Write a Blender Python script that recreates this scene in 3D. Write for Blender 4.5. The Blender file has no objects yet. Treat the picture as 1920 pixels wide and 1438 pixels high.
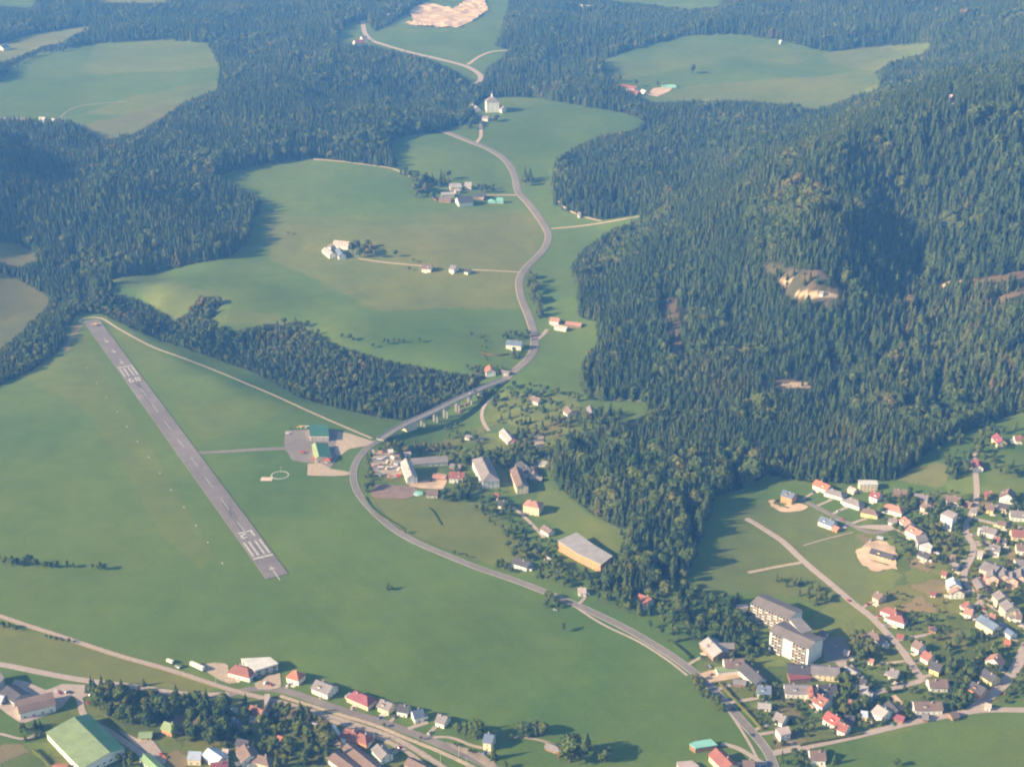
import bpy, bmesh, math, random
import numpy as np
from mathutils import Vector, Matrix, noise as mnoise
rnd = random.Random(7)
NP = np.random.default_rng(11)
SC = bpy.context.scene
COL = SC.collection

# ---------------------------------------------------------------- camera
F, PITCH, CAM_H = 2550.0, math.radians(22.18), 678.0
cam_d = bpy.data.cameras.new('camera')
cam = bpy.data.objects.new('camera', cam_d)
COL.objects.link(cam)
cam.location = (0, 0, CAM_H)
cam.rotation_euler = (math.radians(90) - PITCH, 0, 0)
cam_d.sensor_width = 36.0
cam_d.lens = F / 1920.0 * 36.0
cam_d.clip_start = 5.0
cam_d.clip_end = 60000.0
SC.camera = cam

# ---------------------------------------------------------------- sky, sun, exposure
SUN_EL, SUN_AZ = 24.0, 17.0          # elevation; the light travels towards +x turned SUN_AZ degrees to +y
world = bpy.data.worlds.new('World')
SC.world = world
world.use_nodes = True
wn = world.node_tree
wn.nodes.clear()
sky = wn.nodes.new('ShaderNodeTexSky')
sky.sky_type = 'NISHITA'
sky.sun_disc = False
sky.sun_elevation = math.radians(SUN_EL)
sky.sun_rotation = math.radians(270.0 - SUN_AZ)
sky.altitude = 800.0
bg = wn.nodes.new('ShaderNodeBackground')
bg.inputs['Strength'].default_value = 0.10
wo = wn.nodes.new('ShaderNodeOutputWorld')
wn.links.new(sky.outputs[0], bg.inputs[0])
wn.links.new(bg.outputs[0], wo.inputs[0])
sun_d = bpy.data.lights.new('sun', 'SUN')
sun_d.energy = 5.0
sun_d.angle = math.radians(0.53)
sun_d.color = (1.0, 0.90, 0.78)
sun = bpy.data.objects.new('sun', sun_d)
COL.objects.link(sun)
az, el = math.radians(SUN_AZ), math.radians(SUN_EL)
LD = Vector((math.cos(az) * math.cos(el), math.sin(az) * math.cos(el), -math.sin(el)))
sun.rotation_euler = LD.to_track_quat('-Z', 'Y').to_euler()
sun.location = (-2000, 0, 2000)
SC.view_settings.view_transform = 'Standard'
SC.view_settings.look = 'None'
SC.view_settings.exposure = 0.90
SC.view_settings.gamma = 1.0
SC.view_settings.use_curve_mapping = False
SC.cycles.pixel_filter_type = 'BLACKMAN_HARRIS'
SC.cycles.filter_width = 2.1
SC.cycles.use_adaptive_sampling = False
SC.cycles.use_denoising = True
SC.cycles.max_bounces = 4
SC.cycles.diffuse_bounces = 2
SC.cycles.volume_bounces = 0
SC.cycles.transparent_max_bounces = 8

# ---------------------------------------------------------------- helpers for placing
CP, SP = math.cos(PITCH), math.sin(PITCH)
def ray(px, py):
    cx, cy = px - 960.0, 719.0 - py
    return np.array([cx, F * CP + cy * SP, -F * SP + cy * CP])
def plane(px, py, z=0.0):
    d = ray(px, py)
    t = (z - CAM_H) / d[2]
    return np.array([d[0] * t, d[1] * t, z])
def proj(x, y, z):
    dz = z - CAM_H
    f = y * CP - dz * SP
    u = y * SP + dz * CP
    return 960.0 + F * x / f, 719.0 - F * u / f

# terrain control points: photo pixel of a visible ground spot and its height above the airfield
CTRL = [
 # airfield and near plain
 (-200,1438,0),(100,1438,-2),(500,1438,-3),(960,1438,-2),(1400,1438,0),(1900,1438,2),(2300,1438,5),
 (-400,1200,0),(0,1200,0),(400,1200,0),(800,1200,0),(1200,1200,0),(1600,1200,4),(1920,1200,8),(2400,1200,15),
 (-400,1000,0),(0,1000,0),(250,950,0),(450,1000,0),(620,1000,0),(800,1000,0),(1000,1000,0),(1450,1050,4),(1700,1050,12),(1920,1050,18),
 (0,820,0),(200,820,0),(380,850,0),(480,850,0),(600,850,0),(650,900,0),(120,720,0),(200,640,0),(172,600,0),(300,665,0),(420,712,0),(520,752,0),(600,795,0),(690,835,0),
 (-400,800,0),(300,740,0),(420,780,0),
 # gully and bridge
 (15,660,-14),(90,620,-16),(135,565,-15),(240,590,-14),(330,625,-15),(450,660,-16),(560,705,-16),(640,735,-17),(720,750,-17),(810,745,-17),(860,770,-17),(880,800,-14),
 (830,825,-12),(800,850,-9),(785,822,-11),(770,815,-8),(740,850,-5),(930,770,-10),(960,800,-8),(900,840,-9),(760,900,-3),(900,900,-5),(1000,900,-4),(1000,950,-2),(1060,850,0),
 (940,706,0),(1000,720,2),(1060,760,2),(1150,775,4),
 # terrace with the farms
 (215,545,4),(300,560,5),(400,600,5),(500,610,3),(620,660,3),(740,680,2),(850,690,1),(560,540,12),(300,515,10),(480,480,20),(700,560,12),(850,600,8),(980,600,6),(1060,650,6),
 (700,480,26),(850,500,24),(960,510,22),(1050,520,18),(600,400,42),(800,400,42),(950,400,40),(1080,425,34),(560,330,60),(700,340,60),(860,380,48),(960,340,56),(1060,340,60),
 (850,290,78),(960,270,84),(1060,230,98),(925,205,112),(1160,225,100),(900,130,128),(820,110,138),(700,70,150),(850,40,165),(850,10,178),(940,30,165),
 (600,20,175),(700,-60,200),(900,-80,205),(1200,-10,190),(1200,-100,230),
 # left forest hill and far meadow
 (30,520,-2),(-200,560,10),(60,440,30),(200,470,22),(350,440,45),(250,380,62),(0,300,112),(80,350,64),(430,400,45),(420,310,72),(600,250,95),(500,180,118),(300,270,90),(100,280,75),
 (-200,330,135),(100,200,100),(300,150,118),(180,90,130),(0,100,132),(-300,100,140),(400,60,155),(100,20,175),(300,0,185),(0,-80,230),(400,-100,240),(-500,0,220),
 (700,180,110),(780,200,98),(650,110,140),
 # hill beyond the church, right meadow
 (1050,150,125),(1000,60,160),(1150,120,125),(1220,170,112),(1350,130,125),(1500,150,128),(1640,120,140),(1700,90,155),(1400,60,165),(1600,40,190),(1800,40,230),(1900,-60,300),(1500,-60,250),(2200,0,330),
 # valley just beyond the near hill crest
 (1250,270,85),(1350,230,98),(1450,240,100),(1250,330,72),(1150,330,66),(1060,380,50),(1600,200,125),(1750,160,160),(1880,110,200),
 # near hill: crest and face
 (1180,440,40),(1300,385,95),(1420,330,155),(1560,285,212),(1700,240,240),(1800,212,262),(1920,175,285),(2200,90,330),(2500,60,330),
 (1120,520,22),(1100,620,10),(1100,700,5),(1250,500,62),(1250,620,28),(1250,720,9),(1400,450,112),(1400,600,50),(1400,720,18),(1520,400,174),(1520,550,92),(1620,400,154),(1600,650,44),(1500,760,14),
 (1700,400,137),(1700,520,85),(1750,640,51),(1650,780,18),(1850,400,152),(1850,540,98),(1850,660,62),(1900,750,34),(2200,500,120),(2200,700,70),
 # small wood and the slope above the town
 (1150,830,6),(1250,850,10),(1150,950,8),(1250,950,12),(1230,1040,7),(1350,860,12),(1500,860,14),(1440,930,8),(1600,950,12),(1750,880,22),(1860,850,28),(1900,900,28),(2200,900,40),
]
_cp = np.array([plane(a, b, c) for a, b, c in CTRL])
_C2 = 35.0 ** 2
def _phi(d2): return -np.sqrt(d2 + _C2)
_A = _phi(((_cp[:, None, :2] - _cp[None, :, :2]) ** 2).sum(-1))
n_ = len(_cp)
_P = np.c_[np.ones(n_), _cp[:, :2] / 1000.0]
_M = np.block([[_A + np.eye(n_) * 6.0 * -1.0, _P], [_P.T, np.zeros((3, 3))]])
_W = np.linalg.solve(_M, np.r_[_cp[:, 2], 0, 0, 0])
GX = np.arange(-4200, 4201, 12.0); GY = np.arange(60, 6601, 12.0)
def _rbf(x, y):
    out = np.full(x.shape, _W[n_]) + _W[n_ + 1] * x / 1000 + _W[n_ + 2] * y / 1000
    for i in range(n_):
        out += _W[i] * _phi((x - _cp[i, 0]) ** 2 + (y - _cp[i, 1]) ** 2)
    return out
_gx, _gy = np.meshgrid(GX, GY)
GZ = _rbf(_gx, _gy)
GZ = np.clip(GZ, -24, 420)
# the runway strip is graded level
_a, _b = plane(168, 596)[:2], plane(524, 1086)[:2]; _d = _b - _a; _t = np.clip(((_gx - _a[0]) * _d[0] + (_gy - _a[1]) * _d[1]) / (_d @ _d), 0, 1)
_q = np.clip((np.hypot(_gx - _a[0] - _t * _d[0], _gy - _a[1] - _t * _d[1]) - 30.0) / 80.0, 0, 1); _q = _q * _q * (3 - 2 * _q)
GZ = GZ * _q
def gz(x, y):
    x = np.asarray(x, float); y = np.asarray(y, float)
    u = np.clip((x - GX[0]) / 12.0, 0, len(GX) - 1.001); v = np.clip((y - GY[0]) / 12.0, 0, len(GY) - 1.001)
    i = u.astype(int); j = v.astype(int); fu = u - i; fv = v - j
    return (GZ[j, i] * (1 - fu) * (1 - fv) + GZ[j, i + 1] * fu * (1 - fv) + GZ[j + 1, i] * (1 - fu) * fv + GZ[j + 1, i + 1] * fu * fv)
def at(px, py, dz=0.0):
    """ground point seen at a photo pixel (dz: for something dz above the ground)"""
    d = ray(px, py)
    d = d / math.hypot(d[0], d[1])
    t = np.arange(500.0, 6800.0, 8.0)
    h = CAM_H + d[2] * t - (gz(d[0] * t, d[1] * t) + dz)
    k = np.argmax(h < 0)
    if h[k] >= 0: k = len(t) - 1
    a, b = t[max(k - 1, 0)], t[k]
    for _ in range(22):
        m = 0.5 * (a + b)
        if CAM_H + d[2] * m - (float(gz(d[0] * m, d[1] * m)) + dz) < 0: b = m
        else: a = m
    x, y = d[0] * b, d[1] * b
    return np.array([x, y, float(gz(x, y))])
def inpoly(px, py, poly):
    px = np.asarray(px); py = np.asarray(py)
    r = np.zeros(px.shape, bool)
    n = len(poly); j = n - 1
    for i in range(n):
        xi, yi = poly[i]; xj, yj = poly[j]
        if yi != yj:
            c = ((yi > py) != (yj > py)) & (px < (xj - xi) * (py - yi) / (yj - yi) + xi)
            r ^= c
        j = i
    return r

# zoomed views of the photograph used for measuring: name -> (x0, y0, scale)
REG = {'A': (0, 1138, 4.7925), 'B': (300, 1138, 4.7925), 'C': (600, 1138, 4.7925), 'D': (900, 1138, 4.7925),
       'E': (1220, 1138, 4.7925), 'F': (1520, 1138, 4.7925), 'G': (1520, 838, 4.7925), 'H': (1220, 838, 4.7925),
       'I': (500, 700, 3.834), 'J': (800, 540, 3.834), 'K': (0, 480, 2.9953), 'L': (0, 0, 2.9953), 'M': (640, 0, 2.9953), 'N': (1280, 0, 2.9953),
       'O': (880, 820, 4.793), 'P': (500, 1280, 7.385), 'Q': (1720, 800, 9.585), 'R': (1720, 940, 9.585), 'S': (1720, 1060, 9.585),
       'T': (580, 420, 5.647), 'U': (780, 320, 9.6), 'V': (1380, 1080, 7.99), 'X': (0, 0, 1.0), 'W': (420, 960, 10.27)}
def Z(r, x, y):
    x0, y0, s = REG[r]
    return x0 + x / s, y0 + y / s

# ---------------------------------------------------------------- materials
def lin(c):
    return tuple(((v / 255.0) / 12.92 if v / 255.0 <= 0.04045 else ((v / 255.0 + 0.055) / 1.055) ** 2.4) for v in c)
def mat(name, col, rough=0.85, var=0.15, scale=0.6, metal=0.0, spec=0.3, rand=0.0, var2=0.0, scale2=0.05):
    m = bpy.data.materials.new(name); m.use_nodes = True
    nt = m.node_tree; b = nt.nodes['Principled BSDF']
    b.inputs['Roughness'].default_value = rough
    b.inputs['Metallic'].default_value = metal
    b.inputs['Specular IOR Level'].default_value = spec
    tc = nt.nodes.new('ShaderNodeTexCoord')
    n = nt.nodes.new('ShaderNodeTexNoise'); n.inputs['Scale'].default_value = scale; n.inputs['Detail'].default_value = 5.0
    nt.links.new(tc.outputs['Object'], n.inputs['Vector'])
    mr = nt.nodes.new('ShaderNodeMapRange')
    mr.inputs['From Min'].default_value = 0.3; mr.inputs['From Max'].default_value = 0.7
    mr.inputs['To Min'].default_value = 1 - var; mr.inputs['To Max'].default_value = 1 + var
    nt.links.new(n.outputs['Fac'], mr.inputs['Value'])
    val = mr.outputs[0]
    if var2:
        n2 = nt.nodes.new('ShaderNodeTexNoise'); n2.inputs['Scale'].default_value = scale2; n2.inputs['Detail'].default_value = 3.0
        nt.links.new(tc.outputs['Object'], n2.inputs['Vector'])
        m2 = nt.nodes.new('ShaderNodeMapRange')
        m2.inputs['From Min'].default_value = 0.3; m2.inputs['From Max'].default_value = 0.7
        m2.inputs['To Min'].default_value = 1 - var2; m2.inputs['To Max'].default_value = 1 + var2
        nt.links.new(n2.outputs['Fac'], m2.inputs['Value'])
        mm = nt.nodes.new('ShaderNodeMath'); mm.operation = 'MULTIPLY'
        nt.links.new(val, mm.inputs[0]); nt.links.new(m2.outputs[0], mm.inputs[1]); val = mm.outputs[0]
    if rand:
        oi = nt.nodes.new('ShaderNodeObjectInfo')
        m3 = nt.nodes.new('ShaderNodeMapRange'); m3.inputs['To Min'].default_value = 1 - rand; m3.inputs['To Max'].default_value = 1 + rand
        nt.links.new(oi.outputs['Random'], m3.inputs['Value'])
        mm = nt.nodes.new('ShaderNodeMath'); mm.operation = 'MULTIPLY'
        nt.links.new(val, mm.inputs[0]); nt.links.new(m3.outputs[0], mm.inputs[1]); val = mm.outputs[0]
    vm = nt.nodes.new('ShaderNodeVectorMath'); vm.operation = 'SCALE'
    vm.inputs[0].default_value = col
    nt.links.new(val, vm.inputs['Scale'])
    nt.links.new(vm.outputs[0], b.inputs['Base Color'])
    return m
M = {}
def mk(k, *a, **kw):
    M[k] = mat(k, *a, **kw)
# ---------------------------------------------------------------- mesh building
class MB:
    def __init__(s): s.v = []; s.f = []; s.m = []
    def face(s, pts, mi=0):
        k = len(s.v); s.v += [tuple(map(float, p)) for p in pts]; s.f.append(tuple(range(k, k + len(pts)))); s.m.append(mi)
    def box(s, x0, x1, y0, y1, z0, z1, mi=0, M4=None):
        P = [(x0, y0, z0), (x1, y0, z0), (x1, y1, z0), (x0, y1, z0), (x0, y0, z1), (x1, y0, z1), (x1, y1, z1), (x0, y1, z1)]
        if M4 is not None: P = [tuple(M4 @ Vector(p)) for p in P]
        k = len(s.v); s.v += P
        for q in ((0, 3, 2, 1), (4, 5, 6, 7), (0, 1, 5, 4), (1, 2, 6, 5), (2, 3, 7, 6), (3, 0, 4, 7)):
            s.f.append(tuple(k + i for i in q)); s.m.append(mi)
    def prism(s, pts, z0, z1, mi=0, top=None):
        """vertical prism over an xy outline (counter-clockwise)"""
        k = len(s.v); n = len(pts)
        s.v += [(p[0], p[1], z0) for p in pts] + [(p[0], p[1], z1) for p in pts]
        for i in range(n):
            j = (i + 1) % n
            s.f.append((k + i, k + j, k + n + j, k + n + i)); s.m.append(mi)
        s.f.append(tuple(k + n + i for i in range(n))); s.m.append(mi if top is None else top)
        s.f.append(tuple(k + n - 1 - i for i in range(n))); s.m.append(mi)
    def tube(s, a, b, r0, r1=None, n=6, mi=0):
        a = Vector(a); b = Vector(b); r1 = r0 if r1 is None else r1
        d = (b - a).normalized(); u = d.orthogonal().normalized(); w = d.cross(u)
        k = len(s.v)
        for c, r in ((a, r0), (b, r1)):
            for i in range(n):
                t = 2 * math.pi * i / n
                s.v.append(tuple(c + (u * math.cos(t) + w * math.sin(t)) * r))
        for i in range(n):
            j = (i + 1) % n
            s.f.append((k + i, k + j, k + n + j, k + n + i)); s.m.append(mi)
        s.f.append(tuple(k + n + i for i in range(n))); s.m.append(mi)
        s.f.append(tuple(k + n - 1 - i for i in range(n))); s.m.append(mi)
    def mesh(s, name, mats):
        me = bpy.data.meshes.new(name)
        me.from_pydata(s.v, [], s.f)
        for m in (mats if isinstance(mats, (list, tuple)) else [mats]): me.materials.append(m)
        if any(s.m): me.polygons.foreach_set('material_index', s.m)
        me.update()
        return me
    def build(s, name, mats, parent=None, **kw):
        return link(name, s.mesh(name, mats), parent, **kw)
def link(name, data, parent=None, loc=None, rotz=None, scale=None):
    o = bpy.data.objects.new(name, data)
    COL.objects.link(o)
    if parent is not None: o.parent = parent
    if loc is not None: o.location = loc
    if rotz is not None: o.rotation_euler = (0, 0, rotz)
    if scale is not None: o.scale = scale
    return o
LABELS = {}
def tag(o, label, cat, group=None):
    o['label'] = label; o['category'] = cat
    if group: o['group'] = group
    LABELS.setdefault(label, []).append(o.name)
    return o
def empty(name, loc, rotz=0.0):
    o = bpy.data.objects.new(name, None); COL.objects.link(o)
    o.empty_display_size = 1.0
    o.location = tuple(loc); o.rotation_euler = (0, 0, rotz)
    return o
def structure(o): o['kind'] = 'structure'; return o
OBST = []      # (x, y, r) things trees must keep away from
def smooth(pts, n=4):
    """Catmull-Rom through pixel points"""
    P = [pts[0]] + list(pts) + [pts[-1]]; out = []
    for i in range(1, len(P) - 2):
        p0, p1, p2, p3 = [np.array(P[k], float) for k in (i - 1, i, i + 1, i + 2)]
        for s in range(n):
            t = s / n
            out.append(0.5 * ((2 * p1) + (-p0 + p2) * t + (2 * p0 - 5 * p1 + 4 * p2 - p3) * t * t + (-p0 + 3 * p1 - 3 * p2 + p3) * t ** 3))
    out.append(np.array(P[-2], float))
    return out
def resample(W, step):
    W = np.array(W); d = np.r_[0, np.cumsum(np.hypot(*np.diff(W[:, :2], axis=0).T))]
    n = max(2, int(d[-1] / step) + 1); s = np.linspace(0, d[-1], n)
    return np.c_[[np.interp(s, d, W[:, k]) for k in range(W.shape[1])]].T
ROADS = []     # (Nx2 centre line, half width) for keeping trees off
def path_world(px_pts, step=6.0, smoothing=4):
    W = [at(*p)[:2] for p in smooth(px_pts, smoothing)]
    W = resample(W, step)
    for _ in range(3):
        W[1:-1] = 0.25 * W[:-2] + 0.5 * W[1:-1] + 0.25 * W[2:]
    return W
def ribbon(name, W, width, material, dz, jag=0.0, offs=0.0, off2=None, zs=None, keep=True, cols=2):
    W = np.array(W); T = np.gradient(W[:, :2], axis=0); T /= np.maximum(np.hypot(T[:, 0], T[:, 1])[:, None], 1e-6)
    Nn = np.c_[-T[:, 1], T[:, 0]]
    wd = np.full(len(W), width) if np.isscalar(width) else np.interp(np.linspace(0, 1, len(W)), np.linspace(0, 1, len(width)), width)
    mb = MB(); rows = []
    for i in range(len(W)):
        j1 = 1 + jag * (NP.random() - 0.5); j2 = 1 + jag * (NP.random() - 0.5)
        row = []
        for k in range(cols + 1):
            f = -0.5 * j1 + (0.5 * j1 + 0.5 * j2) * k / cols
            p = W[i, :2] + Nn[i] * (offs + wd[i] * f)
            z = float(gz(*p)) + dz if zs is None else zs[i] + dz
            row.append((p[0], p[1], z))
        rows.append([(row[0][0], row[0][1], row[0][2] - 1.2)] + row + [(row[-1][0], row[-1][1], row[-1][2] - 1.2)])
    nc = cols + 3
    for r in rows: mb.v += r
    for i in range(len(rows) - 1):
        for k in range(nc - 1):
            a = i * nc + k
            mb.f.append((a, a + nc, a + nc + 1, a + 1)); mb.m.append(0)
    # faces upward
    o = mb.build(name, material)
    o.data.flip_normals() if o.data.polygons[1].normal.z < 0 else None
    if keep: ROADS.append((W[:, :2].copy(), float(np.max(wd)) / 2 + abs(offs)))
    return structure(o)
def patch(name, px_pts, material, dz, jag=0.0, world=False, rough=0.0):
    """a flat sheet draped on the ground: filled outline, finely triangulated"""
    P = [at(*p)[:2] for p in px_pts] if not world else [np.array(p) for p in px_pts]
    P = resample(P + [P[0]], 5.0)[:-1]
    if jag:
        c = P.mean(0)
        P = np.array([p + (p - c) / max(np.linalg.norm(p - c), 1e-6) * jag * (NP.random() - 0.5) for p in P])
    bm = bmesh.new()
    vs = [bm.verts.new((p[0], p[1], 0)) for p in P]
    es = [bm.edges.new((vs[i], vs[(i + 1) % len(vs)])) for i in range(len(vs))]
    bmesh.ops.triangle_fill(bm, use_beauty=True, edges=es)
    for _ in range(3):
        long_e = [e for e in bm.edges if e.calc_length() > 14.0]
        if not long_e: break
        bmesh.ops.subdivide_edges(bm, edges=long_e, cuts=1)
        bmesh.ops.triangulate(bm, faces=bm.faces[:])
    for v in bm.verts: v.co.z = float(gz(v.co.x, v.co.y)) + dz + (rough * max(0, mnoise.noise(Vector((v.co.x, v.co.y, 0)) * .035) + .35 + .5 * mnoise.noise(Vector((v.co.x, v.co.y, 5)) * .12)) if rough else 0)
    for f in bm.faces:
        if f.normal.z < 0: f.normal_flip()
    me = bpy.data.meshes.new(name); bm.to_mesh(me); bm.free(); me.materials.append(material)
    return structure(link(name, me))
# ================================================================ land cover
SUPER = [(-1500,-900),(3400,-900),(3400,640),(2300,720),(1930,768),(1890,778),(1850,792),(1800,815),(1765,832),(1730,850),(1718,875),(1675,900),(1600,905),(1530,905),
 (1440,890),(1385,920),(1335,930),(1318,1000),(1290,1075),(1240,1100),(1180,1120),(1125,1100),(1135,1060),(1160,1040),(1183,992),(1150,985),(1110,962),(1060,922),(1037,897),(1022,862),
 (1045,832),(1085,817),(1130,802),(1190,787),(1215,775),(1215,752),(1150,752),(1105,748),
 (1000,720),(950,695),(905,712),(880,740),(830,762),(775,787),(740,787),(690,778),(600,757),(560,745),(480,700),(390,668),(300,638),(230,608),(192,590),(150,586),(130,610),(115,655),(60,695),(0,722),(-1500,1250)]
CLEAR = {
 'west':  [(-500,178),(0,155),(20,125),(70,100),(180,82),(310,76),(415,83),(392,88),(412,125),(407,170),(350,190),(312,217),(247,254),(180,264),(160,247),(150,235),(110,225),(0,222),(-500,235)],
 'wstrip':[(-300,90),(0,83),(50,67),(150,50),(177,52),(147,63),(117,80),(77,87),(43,103),(0,117),(-300,130)],
 'nw':    [(-300,-30),(75,-30),(65,15),(0,13),(-300,14)],
 'nnw':   [(150,-60),(310,-60),(312,5),(270,7),(170,5)],
 'quarry':[(625,82),(645,50),(680,35),(705,60),(745,38),(790,6),(800,-60),(965,-60),(952,15),(937,60),(930,88),(958,92),(940,112),(915,128),(905,152),(888,160),(862,142),(820,118),(770,103),(720,92),(690,86)],
 'east':  [(1131,114),(1180,95),(1280,68),(1380,65),(1460,75),(1540,95),(1560,97),(1640,88),(1761,80),(1740,95),(1727,102),(1681,115),(1640,135),(1651,153),(1651,168),(1600,180),(1574,193),(1527,207),(1480,197),(1397,190),(1280,190),(1228,192),(1195,180),(1160,158),(1133,140)],
 'ne':    [(1100,-60),(1400,-60),(1345,13),(1280,18),(1230,9),(1140,2)],
 'main':  [(205,524),(280,511),(350,497),(430,480),(465,455),(472,415),(492,378),(445,352),(402,335),(434,321),(500,308),(560,300),(600,297),(640,302),(700,310),(733,314),(748,316),(737,290),(730,267),(760,255),(827,249),(832,246),(850,238),(884,232),(892,205),(905,186),(945,181),(1000,183),(1060,193),(1120,204),(1170,212),(1215,227),(1187,245),(1130,255),(1077,275),(1042,300),(1033,345),(1040,385),(1075,402),(1130,412),(1208,402),(1192,416),(1140,436),(1095,466),(1070,500),(1085,545),(1087,595),(1123,603),(1122,640),(1090,678),(1090,722),(1107,750),(1000,722),(950,697),(905,703),(880,702),(840,697),(800,690),(720,674),(640,650),(560,612),(500,607),(440,622),(390,607),(415,573),(413,556),(375,556),(345,592),(330,602),(260,560),(215,552)],
 'sw':    [(-600,520),(0,511),(30,520),(72,545),(95,560),(82,582),(50,610),(22,640),(0,655),(-500,800)],
 'sw2':   [(-300,455),(30,455),(62,470),(70,488),(40,500),(0,492),(-300,500)],
 'hillA': [(1408,480),(1450,492),(1500,505),(1540,506),(1560,520),(1572,540),(1600,550),(1590,562),(1572,580),(1540,578),(1490,562),(1455,548),(1470,530),(1440,510)],
 'hillB': [(1425,712),(1530,712),(1530,728),(1430,730)],
 'hillC': [(1680,522),(1760,530),(1840,522),(1930,505),(1930,519),(1850,534),(1765,541),(1690,531)],
 'hillD': [(1248,556),(1268,560),(1275,610),(1276,672),(1258,672),(1252,610)],
 'hillE': [(1855,560),(1925,535),(1925,548),(1860,575)],
 'ridge': [(1781,170),(1790,170),(1790,200),(1779,200)],
 'rail':  [(390,330),(470,322),(435,340)],
}
def forest_mask(px, py):
    m = inpoly(px, py, SUPER)
    for p in CLEAR.values(): m &= ~inpoly(px, py, p)
    return m
def vnoise(x, y, s, seed=0):
    """cheap smooth value noise on arrays"""
    u = x / s + seed * 17.31; v = y / s + seed * 9.73
    i = np.floor(u).astype(int); j = np.floor(v).astype(int); fu = u - i; fv = v - j
    fu = fu * fu * (3 - 2 * fu); fv = fv * fv * (3 - 2 * fv)
    def h(a, b):
        q = (a * 374761393 + b * 668265263 + seed * 1442695041) & 0xffffffff
        q = ((q ^ (q >> 13)) * 1274126177) & 0xffffffff
        return ((q ^ (q >> 16)) & 0xffff) / 65535.0
    return (h(i, j) * (1 - fu) * (1 - fv) + h(i + 1, j) * fu * (1 - fv) + h(i, j + 1) * (1 - fu) * fv + h(i + 1, j + 1) * fu * fv)
# small gullies and knolls under the hill forests
_fx, _fy = proj(_gx, _gy, GZ); _m = (forest_mask(_fx, _fy) & (_gy > 1250) & ~inpoly(_fx, _fy, [(140,540),(420,545),(900,690),(880,780),(600,770),(300,660),(100,620)])).astype(float)
for _ in range(6):
    _m = (_m + np.roll(_m, 1, 0) + np.roll(_m, -1, 0) + np.roll(_m, 1, 1) + np.roll(_m, -1, 1)) / 5
_m = np.clip(_m * 2 - 1, 0, 1) * np.clip((GZ - 8) / 40, 0, 1)
GZ = GZ + _m * ((vnoise(_gx + _gy * .25, _gy * .6, 150, 31) - .5) * 42 + (vnoise(_gx, _gy * .7, 62, 32) - .5) * 17)
# ---- vertex grid: a fan, finer near the camera
ang = np.r_[np.linspace(-1.25, -0.46, 20)[:-1], np.linspace(-0.46, 0.46, 620), np.linspace(0.46, 1.25, 20)[1:]]
rr = [60.0]
while rr[-1] < 6500: 
    y = rr[-1]
    rr.append(y + (25.0 if y < 760 else max(1.9, 0.0024 * y)))
rr += [6900, 7600, 8600, 10000, 12500, 16000]
rr = np.array(rr)
AA, RR = np.meshgrid(ang, rr)
TX, TY = np.clip(RR * np.tan(AA), -23000, 23000), RR
_ok = np.abs(RR * np.tan(AA)) < 23000
TX = np.where(_ok, TX, np.sign(TX) * (23000 + np.abs(AA) * 100))
TZ = gz(TX, TY)
TPX, TPY = proj(TX, TY, TZ)
def vnoise(x, y, s, seed=0):
    """cheap smooth value noise on arrays"""
    u = x / s + seed * 17.31; v = y / s + seed * 9.73
    i = np.floor(u).astype(int); j = np.floor(v).astype(int); fu = u - i; fv = v - j
    fu = fu * fu * (3 - 2 * fu); fv = fv * fv * (3 - 2 * fv)
    def h(a, b):
        q = (a * 374761393 + b * 668265263 + seed * 1442695041) & 0xffffffff
        q = ((q ^ (q >> 13)) * 1274126177) & 0xffffffff
        return ((q ^ (q >> 16)) & 0xffff) / 65535.0
    return (h(i, j) * (1 - fu) * (1 - fv) + h(i + 1, j) * fu * (1 - fv) + h(i, j + 1) * (1 - fu) * fv + h(i + 1, j + 1) * fu * fv)
JX = TPX + (vnoise(TX, TY, 9, 1) - 0.5) * 5; JY = TPY + (vnoise(TX, TY, 9, 2) - 0.5) * 3
def C(r, g, b): return np.array([r, g, b])
GREEN, GREEN2, OLIVE, STRAW, BROWN = C(.107,.158,.027), C(.096,.144,.028), C(.162,.172,.038), C(.215,.200,.060), C(.180,.162,.058)
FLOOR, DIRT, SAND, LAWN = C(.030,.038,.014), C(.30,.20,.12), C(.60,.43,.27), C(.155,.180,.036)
col = np.empty(TX.shape + (3,)); col[:] = GREEN
def paint(poly, c, soft=1.0, jit=0):
    m = inpoly(JX + (vnoise(TX, TY, 70, 21) - .5) * jit * 2, JY + (vnoise(TX, TY, 55, 22) - .5) * jit, poly)
    col[m] = col[m] * (1 - soft) + c * soft
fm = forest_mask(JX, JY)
paint([(-900,-400),(2600,-400),(2600,300),(-900,300)], GREEN * .95)
# big fields
paint([(480,402),(620,396),(800,402),(830,398),(1010,398),(1030,440),(1000,490),(985,505),(972,530),(975,575),(850,580),(722,584),(680,566),(640,547),(560,510),(511,487),(530,450)], OLIVE, .45, 26)
paint([(500,420),(640,430),(830,420),(1005,425),(1000,490),(985,505),(972,530),(975,575),(850,580),(722,584),(680,566),(640,547),(560,510),(511,487)], OLIVE, .75, 6)
paint([(800,402),(1010,398),(1022,440),(980,470),(830,440)], OLIVE * .88 + GREEN * .12, .6)
paint([(205,524),(280,511),(330,515),(365,540),(420,556),(390,600),(330,602),(260,560)], BROWN * .8, .32, 14)
paint([(390,607),(440,580),(520,590),(620,640),(560,612),(500,607)], OLIVE, .6)
paint([(-600,520),(0,511),(30,520),(72,545),(95,560),(82,582),(50,610),(22,640),(0,655),(-500,800)], BROWN * .8, .75)
paint(CLEAR['sw2'], BROWN, .8)
paint([(180,264),(160,247),(150,235),(240,215),(320,185),(350,190),(312,217),(247,254)], BROWN * .9, .7)
paint([(150,215),(250,180),(410,150),(407,170),(350,190),(240,215)], OLIVE, .6)
paint([(180,82),(310,76),(415,83),(410,125),(300,135),(150,140)], OLIVE, .45)
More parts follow.
